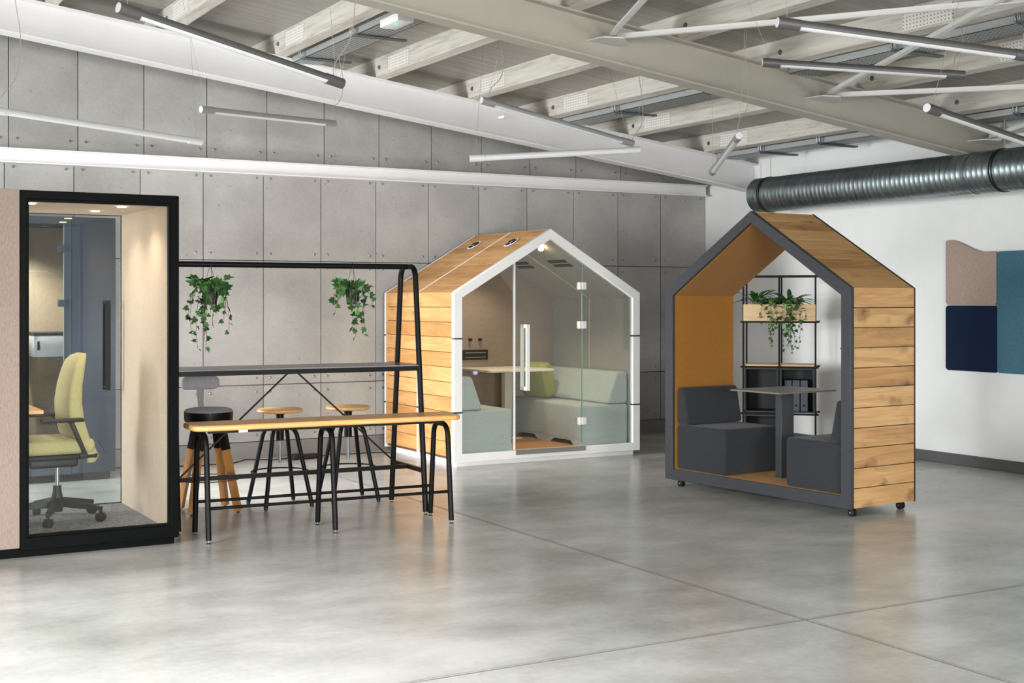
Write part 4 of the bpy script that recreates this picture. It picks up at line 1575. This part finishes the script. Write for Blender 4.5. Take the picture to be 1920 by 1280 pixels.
part('carpet_floor', MB().box(*BB(BX0 + .067, 2.295, BY0 + .062, BY1 - .03, .065, .086)), 'carpet', booth)
part('rear_frame', MB().ring([(BX0 - BX1, BY1 - BY0 - .028, .05), (.012, BY1 - BY0 - .028, .05), (.012, BY1 - BY0 - .028, BT), (BX0 - BX1, BY1 - BY0 - .028, BT)],
                             [(BX0 + .06 - BX1, BY1 - BY0 - .028, .09), (-.045, BY1 - BY0 - .028, .09), (-.045, BY1 - BY0 - .028, 2.196), (BX0 + .06 - BX1, BY1 - BY0 - .028, 2.196)], (0, .028, 0)), 'black', booth)
dr = part('glass_door', MB().box(*BB(1.55, 2.29, BY1 - .018, BY1 - .010, .095, 2.19)), 'glass_booth', booth)
part('rear_pane', MB().box(*BB(BX0 + .06, 1.545, BY1 - .018, BY1 - .010, .095, 2.19)), 'glass_booth', booth)
for yy in (BY1 - .075, BY1 + .035):
    mb = MB()
    hx0 = 2.175
    mb.box(*BB(hx0, hx0 + .032, yy, yy + .02, .92, 1.575))
    for z in (.93, 1.55):
        a, b = sorted((yy + .01, BY1 - .0185 if yy < BY1 else BY1 - .0095))
        mb.box(*BB(hx0 + .006, hx0 + .026, a, b, z, z + .02))
    part('pull_handle', mb, 'black', dr)
for k, (lx, ly) in enumerate(((2.07, 8.86), (1.49, 8.83), (2.01, 9.38), (1.33, 9.38))):
    part('downlight', MB().lathe([(.028, 0), (.028, -.006)], (lx - BX1, ly - BY0, 2.1995), 20), 'warm_lamp', booth)
for lx, ly, pw in ((2.07, 8.86, 22), (1.49, 8.83, 14), (2.01, 9.38, 22), (1.33, 9.38, 14)):
    spot('booth_downlight', (lx, ly, 2.185), pw, (1, .88, .74), 130, 1.0)

# desk in the booth
r = thing('booth_desk', 'oak topped desk inside the taupe booth', 'desk', (1.10, 9.35, .0865))
part('desk_top', MB().box(-.45, .50, -.35, .35, .745, .77).round(.003, 1), 'oak_x', r)
for sx in (-.4, .35):
    part('leg', MB().box(sx - .02, sx + .02, -.3, -.26, 0, .745), 'black', r)
    part('leg', MB().box(sx - .02, sx + .02, .26, .3, 0, .745), 'black', r)

# task chair (faces -x)
ch = thing('task_chair', 'yellow-green upholstered swivel office chair inside the glass booth', 'chair', (1.735, 9.27, .0865), math.radians(2))
c5 = part('star_base', MB().lathe([(.035, .06), (.04, .10), (.038, .16), (.028, .20), (.028, .235)], (0, 0, 0), 24), 'black_soft', ch)
for k in range(5):
    a = math.radians(-41 + 72 * k)
    c, s_ = math.cos(a), math.sin(a)
    mb = MB()
    mb.loft([[(c * .03 - s_ * w, s_ * .03 + c * w, z) for w, z in ((-.028, .095), (.028, .095), (.022, .155), (-.022, .155))],
             [(c * .32 - s_ * w, s_ * .32 + c * w, z) for w, z in ((-.018, .075), (.018, .075), (.014, .098), (-.014, .098))]])
    part('spoke', mb, 'black_soft', c5)
    mb = MB()
    q = Vector((c * .315, s_ * .315, 0))
    mb.tube([q + Vector((0, 0, .05)), q + Vector((0, 0, .08))], .011, 8)
    tdir = Vector((-s_, c, 0))
    rotm = Matrix.Translation(q + Vector((0, 0, .03))) @ Matrix.Rotation(a + 1.3, 4, 'Z')
    w_ = MB()
    w_.lathe([(.018, -.026), (.029, -.023), (.029, -.004), (.018, -.003)], (0, 0, 0), 20, 'x')
    w_.lathe([(.018, .003), (.029, .004), (.029, .023), (.018, .026)], (0, 0, 0), 20, 'x')
    w_.xform(rotm)
    cst = part('castor', mb, 'black_soft', ch)
    part('wheel', w_, 'black_soft', cst)
part('gas_column', MB().lathe([(.014, .23), (.014, .37)], (0, 0, 0), 16), 'steel', ch)
part('mechanism', MB().box(-.20, .12, -.10, .10, .365, .43).round(.02, 3), 'black_soft', ch)
part('under_shell', MB().box(-.24, .22, -.22, .22, .43, .465).round(.018, 3), 'black_soft', ch)
mb = MB().box(-.27, .20, -.24, .24, .465, .565)
mb.round(.04, 4)
part('seat', mb, 'chair_green', ch)
# back: lofted rounded sections along the spine curve
spine = [(.235, .40, .20, .030), (.262, .44, .215, .042), (.235, .50, .222, .048), (.195, .58, .225, .052), (.165, .68, .225, .050), (.150, .80, .222, .046), (.152, .92, .215, .040), (.165, 1.02, .20, .036), (.172, 1.08, .18, .032), (.176, 1.115, .14, .024), (.177, 1.13, .09, .012)]
secs = []
for i, (bx_, bz_, hw, ht) in enumerate(spine):
    secs.append([(bx_ - ht + p - .05 * (1 - (q / max(hw, .01)) ** 2) * 0 + .07 * (q / .225) ** 2 * -.6, q, bz_) for p, q in rrect(ht * 2, hw * 2, min(ht, .03) * .98, 4)])
part('backrest', MB().loft(secs), 'chair_green', ch)
part('back_slot', MB().bar((.262, -.226, .47), (.215, -.229, .55), .004, .012, (0, 1, 0)), 'black_soft', ch)
for sy in (-1, 1):
    mb = MB()
    mb.bar((.03, sy * .262, .685), (.12, sy * .255, .47), .022, .075, (0, 1, 0))
    mb.bar((.115, sy * .17, .455), (.115, sy * .265, .455), .05, .03)
    a_ = part('armrest_post', mb.round(.005, 2), 'black_soft', ch)
    part('armrest_pad', MB().box(-.17, .11, sy * .265 - .04, sy * .265 + .04, .684, .708).round(.011, 3), 'black_soft', a_)

# ------------------------------------------------------------------ far slate booth
FX0, FX1, FY0, FY1, FT = 1.25, 2.705, 11.80, 12.62, 2.30
fb = thing('phone_booth', 'slate blue phone booth with a glass door standing by the concrete wall', 'booth', (FX1, FY0, 0))


def FB(x0, x1, y0, y1, z0, z1):
    return (x0 - FX1, x1 - FX1, y0 - FY0, y1 - FY0, z0, z1)


part('front_panel', MB().box(*FB(2.33, FX1, FY0, FY0 + .05, .07, FT)).round(.006, 2), 'blue_felt', fb)
part('side_panel', MB().box(*FB(FX1 - .05, FX1, FY0 + .051, FY1, .07, FT)), 'blue_felt', fb)
part('side_panel', MB().box(*FB(FX0, FX0 + .05, FY0 + .051, FY1, .07, FT)), 'blue_felt', fb)
part('rear_panel', MB().box(*FB(FX0 + .05, FX1 - .05, FY1 - .04, FY1, .07, FT)), 'blue_felt', fb)
part('roof', MB().box(*FB(FX0 + .05, FX1 - .05, FY0 + .051, FY1 - .04, FT - .05, FT)), 'blue_felt', fb)
part('rear_lining', MB().box(*FB(FX0 + .051, FX1 - .051, FY1 - .055, FY1 - .041, .09, FT - .06)), 'cream_felt', fb)
part('side_lining', MB().box(*FB(FX1 - .065, FX1 - .051, FY0 + .055, FY1 - .056, .09, FT - .06)), 'cream_felt', fb)
part('booth_floor', MB().box(*FB(FX0 + .05, FX1 - .05, FY0 + .051, FY1 - .04, .07, .09)), 'carpet', fb)
part('plinth', MB().box(*FB(FX0 + .04, FX1 - .04, FY0 + .04, FY1 - .04, 0, .07)), 'black_soft', fb)
part('door_frame', MB().ring([(FX0 - FX1, 0, .07), (2.328 - FX1, 0, .07), (2.328 - FX1, 0, FT), (FX0 - FX1, 0, FT)],
                             [(FX0 + .06 - FX1, 0, .13), (2.268 - FX1, 0, .13), (2.268 - FX1, 0, FT - .065), (FX0 + .06 - FX1, 0, FT - .065)], (0, .05, 0)), 'blue_frame', fb)
fd = part('glass_door', MB().box(*FB(FX0 + .063, 2.262, FY0 + .008, FY0 + .016, .135, FT - .07)), 'glass_booth', fb)
part('glass_edge', MB().box(*FB(2.2625, 2.267, FY0 + .007, FY0 + .017, .135, FT - .07)), 'glass_edge', fd)
for z in (2.02, 1.55, .35):
    part('hinge', MB().box(*FB(2.215, 2.275, FY0 - .012, FY0 + .03, z - .03, z + .03)), 'blue_frame', fd)
part('rail_line', MB().box(*FB(FX0 + .06, 2.262, FY1 - .0565, FY1 - .0555, 1.84, 1.846)), 'white_coat', fb)
r = thing('wall_cabinet', 'small white cabinet with dark top inside the slate booth', 'cabinet', (2.35, 12.22, 1.075))
part('body', MB().box(-.28, .285, -.10, .335, 0, .19).round(.01, 2), 'white_coat', r)
part('top', MB().box(-.28, .285, -.105, .335, .191, .215), 'anthracite', r)
part('finger_slot', MB().bar((-.24, -.1015, .06), (-.24, -.1015, .14), .02, .002, (0, 1, 0)), 'black_soft', r)
spot('far_booth_light', (1.9, 12.15, 2.2), 130, (1, .93, .8), 130, 1.0)

# ------------------------------------------------------------------ cable and adapter on the floor
pts = []
rng = random.Random(3)
for k in range(26):
    t = k / 25
    x_ = 2.75 + 2.9 * t
    pts.append(Vector((x_, 12.46 + .07 * math.sin(t * 17) + .05 * math.sin(t * 41 + 1) - (.12 if .25 < t < .45 else 0), .006)))
o = part('power_cable', MB().tube(fillet(pts, .05, 3), .005, 6), 'black_soft')
tag(o, 'thin black power cable lying on the floor along the concrete wall', 'cable')
r = thing('power_adapter', 'small black power adapter on the floor behind the left oak-seat stool', 'adapter', (4.72, 12.35, 0), .2)
part('body', MB().box(-.10, .10, -.04, .04, 0, .05).round(.014, 3), 'black_soft', r)
part('plug', MB().box(-.19, -.10, -.025, .025, 0.0, .06).round(.012, 3), 'black_soft', r)
